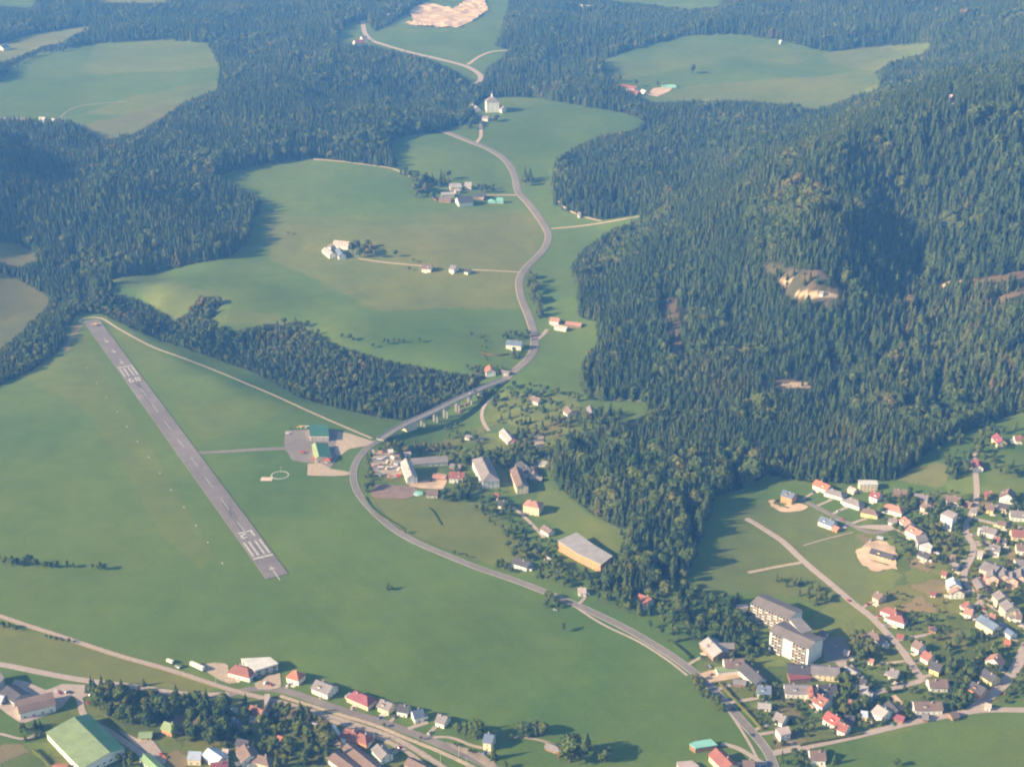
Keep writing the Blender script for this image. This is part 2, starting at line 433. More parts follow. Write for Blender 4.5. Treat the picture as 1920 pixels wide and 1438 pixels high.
paint(CLEAR['wstrip'], STRAW * .8 + GREEN * .2, .8); paint(CLEAR['nnw'], OLIVE)
paint([(1280,190),(1397,190),(1480,197),(1527,207),(1651,165),(1640,135),(1500,145),(1300,160),(1230,180)], OLIVE, .7)
paint([(1131,114),(1300,72),(1540,97),(1500,120),(1300,125),(1160,150)], OLIVE, .35)
paint([(1640,88),(1761,80),(1727,102),(1640,135),(1560,120),(1540,100)], OLIVE, .7)
# airfield variations
paint([(20,700),(115,660),(150,612),(165,640),(200,700),(260,800),(330,920),(400,1040),(380,1070),(300,1000),(220,860),(150,760)], OLIVE * .8 + GREEN * .2, .42)
paint([(200,605),(300,660),(420,715),(540,765),(480,800),(380,830),(340,770),(260,680)], OLIVE * .7 + GREEN * .3, .4)
paint([(-900,1160),(0,1168),(150,1205),(300,1250),(410,1288),(385,1303),(200,1280),(0,1245),(-900,1180)], OLIVE, .85)
paint([(690,930),(760,935),(880,940),(920,950),(960,1000),(985,1040),(960,1072),(880,1045),(790,1010),(735,980)], OLIVE, .75)
paint([(1555,1400),(1700,1360),(1830,1330),(2300,1310),(2600,1600),(1500,1600)], GREEN * .8 + OLIVE * .2, .7)
# new building plots above the town, town gardens
paint([(1300,1120),(1340,1040),(1372,960),(1440,940),(1520,950),(1600,1000),(1690,1060),(1700,1120),(1600,1160),(1500,1120),(1400,1110)], BROWN * .45 + GREEN * .55, .85, 8)
paint([(1390,985),(1440,960),(1500,1000),(1480,1060),(1400,1070)], OLIVE * .5 + GREEN * .5, .5)
paint([(1600,1000),(1700,930),(1920,900),(2200,900),(2300,1300),(1840,1320),(1700,1370),(1530,1400),(1450,1410),(1400,1330),(1300,1255),(1330,1200),(1420,1230),(1560,1130),(1650,1130)], LAWN, .8)
paint([(1662,886),(1718,878),(1775,865),(1775,905),(1760,915),(1700,905)], STRAW, .9)
paint([(1770,905),(1825,885),(1830,935),(1780,940)], LAWN * 1.15, .9)
paint([(1840,850),(2200,830),(2200,910),(1890,910),(1850,920)], OLIVE * .6 + GREEN * .4, .8)
paint([(160,1270),(330,1290),(420,1300),(600,1345),(760,1438),(760,1600),(-200,1600),(-200,1380),(40,1400)], LAWN * .8, .6)
paint([(0,1370),(60,1385),(80,1410),(95,1438),(-300,1700),(-300,1370)], GREEN * .9, 1)
paint([(900,735),(1090,740),(1080,820),(1030,880),(950,870),(930,800)], STRAW * .5 + GREEN * .5, .6)
paint([(905,860),(1015,900),(1140,990),(1160,1030),(1060,1000),(1000,960)], LAWN, .7)
paint([(1030,900),(1110,968),(1175,995),(1160,1040),(1090,1000),(1105,992)], OLIVE, .5)
# garden plots: each with a tone of its own, some gravelled or trampled
def plots(poly, size, seed):
    m = inpoly(JX, JY, poly); x, y = TX[m], TY[m]; R_ = np.random.default_rng(seed)
    gx_ = np.floor(x / size).astype(int); gy_ = np.floor(y / size).astype(int); best = np.full(x.shape, 1e9); bid = np.zeros(x.shape, int); sec = np.full(x.shape, 1e9)
    for dx in (-1, 0, 1):
        for dy in (-1, 0, 1):
            cx, cy = gx_ + dx, gy_ + dy; hsh = (cx * 73856093 ^ cy * 19349663) & 0xffff
            px_ = (cx + .5 + ((hsh * 7 % 97) / 97 - .5) * .8) * size; py_ = (cy + .5 + ((hsh * 13 % 89) / 89 - .5) * .8) * size
            d = np.abs(x - px_) + np.abs(y - py_) * 1.1; nb = d < best; sec = np.where(nb, best, np.minimum(sec, d)); bid = np.where(nb, hsh, bid); best = np.where(nb, d, best)
    pal = np.array([LAWN, LAWN * 1.12, LAWN * .85, GREEN, OLIVE, STRAW * .8, GREEN * .8, LAWN * .95, DIRT * .9 if seed != 2 else OLIVE * .9, GREEN * .65])
    c = pal[bid % 10]; ed = (sec - best) < 1.6; c = np.where(ed[:, None], c * .6, c)
    col[m] = col[m] * .35 + c * .65
TOWN_A = [(1600,1000),(1640,930),(1700,925),(1920,925),(2200,925),(2300,1300),(1840,1318),(1700,1362),(1530,1392),(1450,1404),(1400,1330),(1310,1262),(1330,1200),(1420,1230),(1560,1180),(1640,1140),(1690,1080)]
plots(TOWN_A, 24, 1)
plots([(700,905),(830,905),(900,925),(960,950),(1000,990),(1010,900),(1040,860),(1060,800),(1000,740),(930,730),(900,800),(760,850),(700,850)], 30, 2)
plots([(160,1285),(330,1300),(430,1310),(520,1300),(600,1345),(700,1385),(800,1438),(800,1500),(-100,1500),(-100,1400),(100,1390)], 26, 3)
# faint mowing and tractor lines
ln = np.sin((TX * .82 + TY * .57) * 2 * math.pi / 17.0) * .5 + np.sin((TX * .82 + TY * .57) * 2 * math.pi / 61.0) * .5
for P_ in ([(480,300),(745,315),(960,370),(1010,400),(985,505),(720,583),(500,480)], [(560,900),(700,980),(1030,1120),(1290,1290),(1380,1400),(700,1340),(560,1250),(560,1100)]):
    m = inpoly(JX, JY, P_); col[m] *= (1 + ln[m] * .035)[:, None]
# forest floor, bare slopes
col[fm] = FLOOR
for k in ('hillA', 'hillC', 'hillB', 'hillD', 'hillE'): paint(CLEAR[k], DIRT * .55, .9)
m = inpoly(JX, JY, CLEAR['hillA']) & (vnoise(TX, TY, 11, 5) > .42); col[m] = DIRT * .2 + FLOOR * 1.3
paint([(1483,551),(1510,546),(1560,550),(1570,556),(1540,559),(1500,557)], SAND, 1); paint([(1464,524),(1480,520),(1486,528),(1468,532)], SAND, .9)
paint([(1465,720),(1510,717),(1523,722),(1512,728),(1468,727)], SAND, .9); paint([(1762,531),(1800,527),(1803,533),(1765,538)], SAND, .9)
paint([(120,655),(140,610),(150,600),(155,608),(135,640),(120,668)], DIRT, .7)
paint(CLEAR['ridge'], SAND, 1)
# broad tone differences of the grass itself
t1 = vnoise(TX, TY, 140, 3); t2 = vnoise(TX, TY, 45, 4); t3 = vnoise(TX, TY, 13, 6)
g = ((t1 - .5) * .6 + (t2 - .5) * .35 + (t3 - .5) * .22)[..., None] * (~fm)[..., None]
col *= 1 + g * np.array([.62, .30, .20])
col = np.clip(col, .01, .9)
nr, na = TX.shape
vid = np.arange(nr * na).reshape(nr, na)
quads = np.stack([vid[:-1, :-1], vid[:-1, 1:], vid[1:, 1:], vid[1:, :-1]], -1).reshape(-1, 4)
me = bpy.data.meshes.new('ground')
me.vertices.add(nr * na); me.vertices.foreach_set('co', np.c_[TX.ravel(), TY.ravel(), TZ.ravel()].astype(np.float32).ravel())
me.loops.add(quads.size); me.loops.foreach_set('vertex_index', quads.ravel().astype(np.int32))
me.polygons.add(len(quads)); me.polygons.foreach_set('loop_start', np.arange(0, quads.size, 4, dtype=np.int32))
me.polygons.foreach_set('loop_total', np.full(len(quads), 4, np.int32))
me.update(calc_edges=True)
at_ = me.color_attributes.new('cover', 'FLOAT_COLOR', 'POINT')
at_.data.foreach_set('color', np.c_[col.reshape(-1, 3), np.ones(nr * na)].astype(np.float32).ravel())
me.polygons.foreach_set('use_smooth', np.ones(len(quads), bool))
gm = bpy.data.materials.new('ground_cover'); gm.use_nodes = True
nt = gm.node_tree; b = nt.nodes['Principled BSDF']; b.inputs['Roughness'].default_value = 1.0; b.inputs['Specular IOR Level'].default_value = 0.1
ca = nt.nodes.new('ShaderNodeVertexColor'); ca.layer_name = 'cover'
tc = nt.nodes.new('ShaderNodeTexCoord'); last = None
for sc_, amt, det in ((.35, .08, 4), (.045, .07, 5), (.008, .07, 4)):
    n = nt.nodes.new('ShaderNodeTexNoise'); n.inputs['Scale'].default_value = sc_; n.inputs['Detail'].default_value = det
    nt.links.new(tc.outputs['Object'], n.inputs['Vector'])
    mr = nt.nodes.new('ShaderNodeMapRange'); mr.inputs['From Min'].default_value = .3; mr.inputs['From Max'].default_value = .7
    mr.inputs['To Min'].default_value = 1 - amt; mr.inputs['To Max'].default_value = 1 + amt
    nt.links.new(n.outputs['Fac'], mr.inputs['Value'])
    if last is None: last = mr.outputs[0]
    else:
        mm = nt.nodes.new('ShaderNodeMath'); mm.operation = 'MULTIPLY'; nt.links.new(last, mm.inputs[0]); nt.links.new(mr.outputs[0], mm.inputs[1]); last = mm.outputs[0]
vm = nt.nodes.new('ShaderNodeVectorMath'); vm.operation = 'SCALE'
nt.links.new(ca.outputs[0], vm.inputs[0]); nt.links.new(last, vm.inputs['Scale']); nt.links.new(vm.outputs[0], b.inputs['Base Color'])
bp = nt.nodes.new('ShaderNodeBump'); bp.inputs['Strength'].default_value = .18; bp.inputs['Distance'].default_value = .3
nn = nt.nodes.new('ShaderNodeTexNoise'); nn.inputs['Scale'].default_value = .5; nn.inputs['Detail'].default_value = 6
nt.links.new(tc.outputs['Object'], nn.inputs['Vector']); nt.links.new(nn.outputs['Fac'], bp.inputs['Height']); nt.links.new(bp.outputs[0], b.inputs['Normal'])
me.materials.append(gm)
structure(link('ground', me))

# ---------------------------------------------------------------- haze
hz = MB(); hz.box(-24000, 24000, -400, 16500, -60, 900)
hm = bpy.data.materials.new('haze'); hm.use_nodes = True
ht = hm.node_tree; ht.nodes.clear()
pv = ht.nodes.new('ShaderNodeVolumePrincipled')
pv.inputs['Color'].default_value = (0.125, 0.385, 1.0, 1)
pv.inputs['Absorption Color'].default_value = (1, 1, 1, 1)
pv.inputs['Density'].default_value = 1.45e-4
pv.inputs['Anisotropy'].default_value = 0.0
mo = ht.nodes.new('ShaderNodeOutputMaterial'); ht.links.new(pv.outputs[0], mo.inputs['Volume'])
ho = hz.build('haze', hm); ho['kind'] = 'stuff'; ho['label'] = 'blue haze filling the air over the whole valley'

# ================================================================ roads, runway, yards
mk('asphalt', (.225,.190,.165), var=.10, scale=.15, var2=.12, scale2=.02, rough=.9)
mk('runway', (.215,.180,.165), var=.12, scale=.08, var2=.14, scale2=.012, rough=.9)
mk('rubber', (.13,.11,.11), var=.3, scale=.3, rough=.9)
mk('pale_road', (.42,.33,.28), var=.10, scale=.2, rough=.95)
mk('gravel', (.46,.35,.25), var=.18, scale=.3, rough=1)
mk('dirt', (.34,.27,.20), var=.22, scale=.12, rough=1)
mk('sand', (.60,.42,.28), var=.20, scale=.09, var2=.15, scale2=.02, rough=1)
mk('brown_soil', (.27,.18,.14), var=.2, scale=.15, rough=1)
mk('white_line', (.50,.47,.43), var=.30, scale=.5)
mk('ballast', (.36,.27,.20), var=.2, scale=.4, rough=1)
mk('steel', (.50,.45,.40), rough=.45, metal=.2)
mk('concrete', (.50,.47,.43), var=.12, scale=.4)
mk('wood', (.22,.14,.08), var=.2, scale=1.5)
X = 'X'
main_px = [(1458,1460),(1445,1418),(1425,1388),(1404,1366),(1376,1334),(1345,1300),(1310,1268),(1283,1246),(1240,1217),(1190,1187),(1150,1166),(1088,1137),(1020,1109),(960,1086),(900,1066),(840,1042),(790,1021),(750,1000),(715,973),(687,945),(669,920),(662,892),(667,868),(686,842),(708,827)]
main1 = path_world(main_px); ribbon('road', main1, 8.2, M['asphalt'], .32)
ribbon('road_edge_line', main1, .35, M['white_line'], .36, offs=3.75, keep=False, cols=1)
ribbon('road_edge_line', main1, .35, M['white_line'], .36, offs=-3.75, keep=False, cols=1)
north_px = [(948,712),(966,696),(985,680),(1000,662),(1004,643),(1001,620),(991,590),(979,560),(974,530),(984,506),(1006,484),(1023,464),(1029,441),(1016,415),(990,380),(972,360),(964,325),(945,298),(915,279),(882,266),(835,247),(815,238)]
north = path_world(north_px); ribbon('road', north, [9.5, 10, 12, 12], M['asphalt'], .35)
ribbon('road_shoulder', north, [1.6, 1.6, 2.2], M['gravel'], .30, offs=6.2, keep=False, cols=1)
ribbon('footpath', path_world([(1075,1134),(1110,1158),(1145,1178),(1190,1198),(1230,1222),(1262,1244),(1289,1266)]), 2.2, M['pale_road'], .30)
ribbon('footpath', path_world([(1362,1325),(1385,1360),(1405,1392),(1425,1432),(1432,1455)]), 2.2, M['pale_road'], .30)
top_px = [(893,158),(902,148),(897,138),(872,124),(822,111),(762,97),(722,85),(697,76),(684,62),(680,40)]
ribbon('road', path_world(top_px, 10), 13, M['pale_road'], .4)
for nm, pts, w, mt in [
  ('track', [(877,122),(900,106),(925,97),(958,95)], 9, 'gravel'),
  ('church_drive', [(893,268),(901,258),(902,245),(901,228)], 7, 'gravel'),
  ('side_road', [(1034,429),(1080,425),(1130,418),(1208,404)], 4.6, 'gravel'),
  ('forest_path', [(1128,415),(1100,408),(1072,398),(1048,380),(1036,352)], 3.2, 'gravel'),
  ('farm_track', [(672,485),(720,492),(782,498),(800,500)], 3.2, 'gravel'),
  ('farm_track', [(884,506),(930,508),(978,511)], 3.2, 'gravel'),
  ('farm_track', [(905,366),(968,366)], 4.5, 'gravel'),
  ('field_path', [(588,299),(640,303),(700,311),(735,316),(755,325),(778,336)], 3.6, 'gravel'),
  ('field_path', [(112,222),(125,210),(150,199),(185,195),(240,190)], 3, 'dirt'),
  ('perimeter_track', [(148,604),(156,597),(172,595),(192,597),(212,610),(245,629),(290,652),(345,672),(400,693),(450,714),(505,737),(560,762),(618,788),(665,808),(698,822)], 3.4, 'gravel'),
  ('taxiway', [(372,849),(400,848),(450,845),(500,842),(540,841)], 7, 'asphalt'),
  ('side_road', [(1003,640),(1018,628),(1026,618)], 6, 'pale_road'),
  ('village_lane', [(920,748),(908,760),(903,778),(908,795),(917,808)], 4.5, 'pale_road'),
  ('village_lane', [(962,950),(975,962),(990,975),(1005,990),(1020,1008)], 3.6, 'pale_road'),
  ('village_lane', [(1085,1132),(1100,1122),(1098,1115)], 3.2, 'pale_road'),
  ('village_lane', [(698,843),(705,858),(715,880)], 4, 'pale_road'),
  ('new_road', [(1399,972),(1418,982),(1440,997),(1465,1012),(1490,1036),(1516,1060),(1550,1088),(1582,1115),(1605,1135),(1630,1152),(1655,1178),(1680,1205),(1700,1230),(1718,1260),(1733,1275)], 6.6, 'pale_road'),
  ('new_road', [(1733,1274),(1715,1280),(1690,1287),(1645,1297)], 5.5, 'pale_road'),
  ('gravel_spur', [(1502,1055),(1470,1060),(1440,1066),(1402,1074)], 4.2, 'gravel'),
  ('hill_street', [(1487,930),(1520,945),(1565,968),(1600,985),(1626,998),(1650,1000),(1672,988)], 5.6, 'asphalt'),
  ('connecting_track', [(1506,1023),(1550,1010),(1600,998)], 2.2, 'dirt'),
  ('town_street', [(1828,872),(1830,895),(1832,925),(1828,950),(1815,975),(1810,1000),(1826,1020),(1822,1045),(1808,1070),(1808,1090),(1822,1108),(1838,1122)], 6, 'pale_road'),
  ('town_street', [(1826,972),(1850,978),(1880,985),(1935,992)], 4.5, 'pale_road'),
  ('cross_street', [(1450,1412),(1480,1405),(1530,1396),(1600,1381),(1660,1366),(1740,1348),(1820,1334),(1850,1330),(1925,1331),(2000,1330)], 6.4, 'pale_road'),
  ('through_street', [(2010,1185),(1930,1205),(1912,1240),(1880,1285),(1848,1310),(1820,1334)], 9, 'pale_road'),
  ('driveway', [(1410,1378),(1430,1376),(1452,1372)], 3.4, 'pale_road'),
  ('driveway', [(1352,1394),(1385,1400),(1410,1418),(1430,1430)], 4.2, 'pale_road'),
  ('valley_road', [(-60,1238),(0,1245),(60,1257),(120,1269),(170,1277),(260,1288),(330,1300),(400,1303),(440,1300)], 6.4, 'pale_road'),
  ('yard_street', [(130,1285),(150,1310),(153,1335),(165,1350),(200,1368),(240,1395),(275,1420),(300,1440),(320,1460)], 5.4, 'pale_road'),
  ('footpath', [(-20,1372),(10,1376),(35,1386),(55,1388),(68,1380),(70,1372)], 2.4, 'pale_road'),
  ('through_road', [(430,1302),(470,1291),(515,1291),(550,1299),(600,1317),(652,1334),(704,1349),(763,1370),(809,1388),(871,1414),(913,1434),(950,1450)], 7.5, 'asphalt'),
  ('gravel_path', [(525,1304),(571,1319),(613,1332),(652,1344),(704,1359),(756,1381),(809,1402),(861,1425),(900,1444)], 3.4, 'gravel'),
  ('driveway', [(765,1366),(785,1360),(800,1355)], 4, 'pale_road'),
  ('driveway', [(812,1382),(850,1380),(880,1398),(905,1402)], 2.6, 'pale_road'),
  ('driveway', [(955,1381),(1000,1383),(1025,1390),(1045,1398)], 2.4, 'dirt'),
  ('hillside_track', [(1150,750),(1180,750),(1212,752)], 3.2, 'gravel'),
  ('farm_track', [(1830,872),(1826,850),(1834,845)], 3.5, 'gravel'),
 ]:
    ribbon(nm, path_world(pts), w, M[mt], .30 + .004 * (len(ROADS) % 14), jag=.12 if mt in ('gravel', 'dirt') else 0)
# runway, laid flat with its paint a few millimetres above
RA, RB = at(171, 601), at(520, 1081)
rd = (RB - RA)[:2]; RL = float(np.hypot(*rd)); rd /= RL; rn = np.array([-rd[1], rd[0]])
RW = 22.5
def rpt(s, t): return RA[:2] + rd * s + rn * t
rz = .30
rs = np.linspace(0, RL, 60); rc = np.array([rpt(s, 0) for s in rs]); rzz = np.array([max(float(gz(*p)), -.2) for p in rc]); rzz = np.convolve(np.pad(rzz, 3, 'edge'), np.ones(7) / 7, 'valid')
def rzat(s): return float(np.interp(s, rs, rzz))
ribbon('runway', rc, RW, M['runway'], .55, zs=rzz, cols=4)
def mark(polys, name='runway_marking'):
    mb = MB()
    for P in polys:
        mb.face([(*rpt(s, t), rzat(s) + .62) for s, t in P])
    o = mb.build(name, M['white_line']); 
    o.data.update()
    if o.data.polygons[0].normal.z < 0: o.data.flip_normals()
    return structure(o)
def rect(s0, s1, t0, t1): return [(s0, t0), (s0, t1), (s1, t1), (s1, t0)]
def s_of(px, py):
    p = at(px, py)[:2] - RA[:2]; return float(p @ rd), float(p @ rn)
s27 = s_of(499, 1043)[0]; s09 = s_of(237, 688)[0]
for sgn, st in ((-1, s27), (1, s09)):
    mark([rect(st - 1.5, st + 1.5, -RW / 2 + 1, RW / 2 - 1)], 'threshold_bar')
    for t in (-8.3, -3.1, 3.1, 8.3):
        mark([rect(st + sgn * 5, st + sgn * 37, t - .95, t + .95)], 'threshold_stripe')
# numbers: strokes on a 6 x 14 m cell; u to the right for a landing pilot, w up (ahead)
GL = {'2': [(0,11.5,6,14),(4,7,6,11.5),(0,6,6,8),(0,2,2,6),(0,0,6,2)], '7': [(0,12,6,14),(4,0,6,12)],
      '0': [(0,0,2,14),(4,0,6,14),(2,12,4,14),(2,0,4,2)], '9': [(0,7,2,14),(4,0,6,14),(2,12,4,14),(2,7,4,9),(0,0,4,2)]}
for sgn, st, txt in ((-1, s27, '27'), (1, s09, '09')):
    base = st + sgn * 46
    sidet = rn * 1.0
    # the pilot looks along sgn*rd; his right-hand side is (dy,-dx)
    d = rd * sgn; right = np.array([d[1], -d[0]]); rt = float(right @ rn)
    for i, ch in enumerate(txt):
        u0 = -7.2 + i * 8.4
        mark([rect(base + sgn * w0, base + sgn * w1, rt * (u0 + a0), rt * (u0 + a1)) for a0, w0, a1, w1 in GL[ch]], 'runway_number')
for sgn, st, n in ((-1, s27, 1), (1, s09, 3)):
    gap = (RL - s27) if sgn < 0 else s09
    for k in range(n):
        tip = st - sgn * (14 + k * 46) if n > 1 else st - sgn * 22
        e = tip - sgn * (18 if n > 1 else 30)
        mark([[(tip, 0), (tip - sgn * 7, 3.2), (tip - sgn * 7, 1.6), (tip - sgn * 2.5, 0)], [(tip, 0), (tip - sgn * 7, -3.2), (tip - sgn * 7, -1.6), (tip - sgn * 2.5, 0)],
              rect(min(tip - sgn * 2.6, e), max(tip - sgn * 2.6, e), -.5, .5)], 'runway_arrow')
s = s09 + 85
while s < s27 - 75:
    mark([rect(s, s + 30, -.3, .3)], 'centre_line_stripe'); s += 60
for sgn, st in ((-1, s27), (1, s09)):      # rubber laid down by landing wheels
    for k in range(7):
        a_ = st + sgn * (8 + 16 * k + rnd.uniform(-5, 5)); b_ = a_ + sgn * rnd.uniform(30, 55); t_ = rnd.uniform(-3.4, 3.4); w_ = rnd.uniform(.35, .9)
        mb = MB(); mb.face([(*rpt(s_, q), rzat(s_) + .585 + .004 * k) for s_, q in rect(min(a_, b_), max(a_, b_), t_ - w_, t_ + w_)]); o_ = mb.build('tyre_marks', M['rubber'])
        if o_.data.polygons[0].normal.z < 0: o_.data.flip_normals()
        structure(o_)
# yards and bare ground
patch('apron', [(534,808),(578,806),(625,806),(650,812),(660,826),(655,841),(640,850),(625,870),(618,882),(600,868),(575,868),(547,863),(540,850),(533,842)], M['asphalt'], .34)
patch('gravel_yard', [(633,810),(652,812),(703,829),(686,837),(655,842),(636,856),(628,850)], M['gravel'], .40)
patch('gravel_yard', [(577,870),(600,868),(622,880),(656,885),(656,891),(630,893),(576,892)], M['gravel'], .40)
patch('quarry', [(758,46),(776,40),(764,14),(800,8),(830,14),(850,18),(866,8),(880,-6),(908,-2),(914,20),(890,38),(862,52),(820,53),(790,50)], M['sand'], .8, jag=14, rough=5)
patch('sand_yard', [(1213,178),(1225,166),(1262,162),(1258,170),(1232,182)], M['sand'], .4)
patch('building_site', [Z('G',*p) for p in [(400,1000),(430,930),(480,880),(560,845),(660,850),(730,890),(765,960),(778,1050),(768,1105),(700,1090),(650,1110),(560,1120),(470,1060)]], M['sand'], .40, jag=5, rough=1.6)
patch('building_site', [Z('H',*p) for p in [(1060,490),(1110,470),(1160,540),(1250,510),(1330,500),(1420,540),(1360,575),(1240,590),(1160,580),(1080,530)]], M['sand'], .40, jag=2)
patch('soil_yard', [(693,925),(706,908),(775,912),(788,924),(770,934),(735,936),(700,932)], M['brown_soil'], .34, jag=3)
patch('storage_yard', [(692,880),(700,855),(715,842),(745,848),(757,868),(752,892),(735,898),(700,888)], M['gravel'], .34)
patch('courtyard', [(765,905),(800,900),(838,905),(830,918),(790,916),(768,912)], M['sand'], .42)
patch('courtyard', [(812,886),(838,890),(838,905),(812,902)], M['sand'], .38)
patch('terrace', [Z('E',*p) for p in [(440,600),(560,560),(620,600),(860,600),(830,630),(600,670),(520,675)]], M['sand'], .40)
patch('car_park', [Z('A',*p) for p in [(95,710),(130,650),(240,670),(350,720),(420,750),(560,690),(770,700),(820,780),(740,820),(640,800),(560,900),(430,970),(200,1050),(60,960),(-60,860),(-40,830),(180,810)]], M['pale_road'], .36)
patch('yard', [Z('A',*p) for p in [(1060,1100),(1250,1190),(1380,1200),(1430,1270),(1500,1370),(1480,1420),(1380,1350),(1200,1230)]], M['pale_road'], .39)
patch('yard', [Z('B',*p) for p in [(370,520),(480,500),(610,510),(620,600),(700,680),(620,690),(520,650),(430,590)]], M['gravel'], .38)
patch('yard', [Z('B',*p) for p in [(850,690),(960,620),(1080,590),(1090,720),(1000,740),(860,740)]], M['gravel'], .38)
patch('yard', [Z('P',*p) for p in [(720,650),(880,610),(930,700),(1060,880),(1000,900),(860,830),(800,820)]], M['gravel'], .38)
patch('flower_field', [Z('C',*p) for p in [(1130,1210),(1300,1260),(1450,1310),(1580,1400),(1590,1440),(1500,1440),(1330,1330),(1180,1260)]], M['dirt'], .34)
patch('vegetable_bed', [Z('F',*p) for p in [(720,800),(760,785),(850,880),(845,935),(800,930)]], M['sand'], .34)
patch('concrete_pad', [(1600,988),(1632,984),(1676,985),(1674,996),(1640,993)], M['pale_road'], .44)
patch('car_park', [Z('F',*p) for p in [(100,260),(280,270),(400,440),(330,490),(120,505)]], M['asphalt'], .36)
patch('yard', [Z('F',*p) for p in [(220,495),(340,485),(460,600),(500,640),(420,640),(290,590)]], M['pale_road'], .38)
patch('garden_pond', [Z('J',*p) for p in [(765,1065),(840,1060),(850,1140),(775,1145)]], M['dirt'], .34)
# railway: ballast bed, sleepers and two rails
rail_px = [(-60,1138),(0,1155),(44,1170),(100,1188),(150,1205),(230,1231),(313,1254),(396,1281),(440,1295),(500,1310),(555,1324),(600,1337),(652,1353),(704,1370),(746,1386),(788,1410),(825,1434),(850,1452)]
railw = path_world(rail_px, 4.0)
ribbon('railway_bed', railw, 5.2, M['ballast'], .42, jag=.1)
for sd in (-.75, .75):
    ribbon('rail', railw, .34, M['steel'], .62, offs=sd, keep=False, cols=1)
rail2 = path_world([(560,1330),(600,1343),(652,1361),(704,1380),(740,1396),(776,1418),(806,1445)], 4.0)
ribbon('railway_bed', rail2, 4.6, M['ballast'], .48, jag=.1)
for sd in (-.75, .75):
    ribbon('rail', rail2, .34, M['steel'], .68, offs=sd, keep=False, cols=1)
# ================================================================ buildings
for k, c in {'red': (.29,.11,.09), 'orange': (.46,.17,.10), 'brightred': (.42,.10,.085), 'maroon': (.28,.09,.105), 'redbrown': (.30,.125,.10), 'brown': (.21,.145,.12),
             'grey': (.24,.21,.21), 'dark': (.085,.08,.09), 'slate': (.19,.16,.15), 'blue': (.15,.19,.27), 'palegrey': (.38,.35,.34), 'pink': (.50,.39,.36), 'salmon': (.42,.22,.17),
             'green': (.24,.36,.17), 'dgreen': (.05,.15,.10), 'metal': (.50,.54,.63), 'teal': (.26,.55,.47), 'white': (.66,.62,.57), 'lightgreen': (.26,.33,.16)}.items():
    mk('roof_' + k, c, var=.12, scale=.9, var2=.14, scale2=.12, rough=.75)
for k, c in {'white': (.80,.77,.70), 'cream': (.74,.62,.42), 'yellow': (.78,.62,.28), 'orange': (.60,.29,.13), 'salmon': (.74,.48,.38), 'wood': (.30,.18,.10), 'grey': (.45,.44,.43),
             'beige': (.66,.57,.45), 'pinkish': (.74,.62,.55), 'red': (.45,.10,.08)}.items():
    mk('wall_' + k, c, var=.07, scale=.4, var2=.06, scale2=.1, rough=.9)
mk('glass', (.06,.08,.10), rough=.25, spec=.5, var=.2, scale=.3)
mk('frame', (.70,.68,.64), var=.05)
mk('door', (.17,.10,.06), var=.1)
mk('chimney', (.45,.36,.32), var=.15, scale=2)
# shared small meshes -----------------------------------------------------
def _window_mesh(w, h):
    mb = MB()
    mb.box(-w/2, w/2, -.06, .03, -h/2, h/2, 0)
    mb.box(-w/2 + .12, -.04, -.09, -.061, -h/2 + .12, h/2 - .12, 1)
    mb.box(.04, w/2 - .12, -.09, -.061, -h/2 + .12, h/2 - .12, 1)
    return mb.mesh('window', [M['frame'], M['glass']])
WIN = {'s': _window_mesh(1.3, 1.4), 'l': _window_mesh(2.2, 1.6), 'b': _window_mesh(3.2, 2.2)}
_mb = MB(); _mb.box(-.55, .55, -.08, .03, 0, 2.1); DOOR = _mb.mesh('door', M['door'])
_mb = MB(); _mb.box(-.04, .04, -.16, -.08, .95, 1.1); HANDLE = _mb.mesh('handle', M['steel'])
_mb = MB(); _mb.box(-.45, .45, -.45, .45, -1.2, 1.3); _mb.box(-.55, .55, -.55, .55, 1.3, 1.45); CHIM = _mb.mesh('chimney', M['chimney'])
def wall_windows(root, p0, p1, zb, zt, nrm, kind='s', step=3.6, fh=2.9, door=False, skip=0):
    """windows along a wall from p0 to p1 (local xy), in storeys between zb and zt"""
    L = math.hypot(p1[0] - p0[0], p1[1] - p0[1]); n = max(1, int((L - 1.4) / step))
    ang_ = math.atan2(nrm[1], nrm[0]) + math.pi / 2
    fl = max(1, int((zt - zb) / fh + .25))
    for f in range(fl):
        for i in range(n):
            t = (i + .5) / n
            x, y = p0[0] + (p1[0] - p0[0]) * t, p0[1] + (p1[1] - p0[1]) * t
            if door and f == 0 and i == n // 2:
                d = link('door', DOOR, root, (x, y, zb + .05), ang_); link('handle', HANDLE, d, (.35, 0, 0)); continue
            if skip and (i + f) % skip == 0 and f > 0: continue
            link('window', WIN[kind], root, (x, y, zb + f * fh + 1.6), ang_)
FOOT = []
def facing(cx, cy, rot, nx, ny):
    """does a wall with local normal (nx,ny) face the camera side?"""
    wx = nx * math.cos(rot) - ny * math.sin(rot); wy = nx * math.sin(rot) + ny * math.cos(rot)
    return wx * (0 - cx) + wy * (0 - cy) > 0.12 * math.hypot(cx, cy)
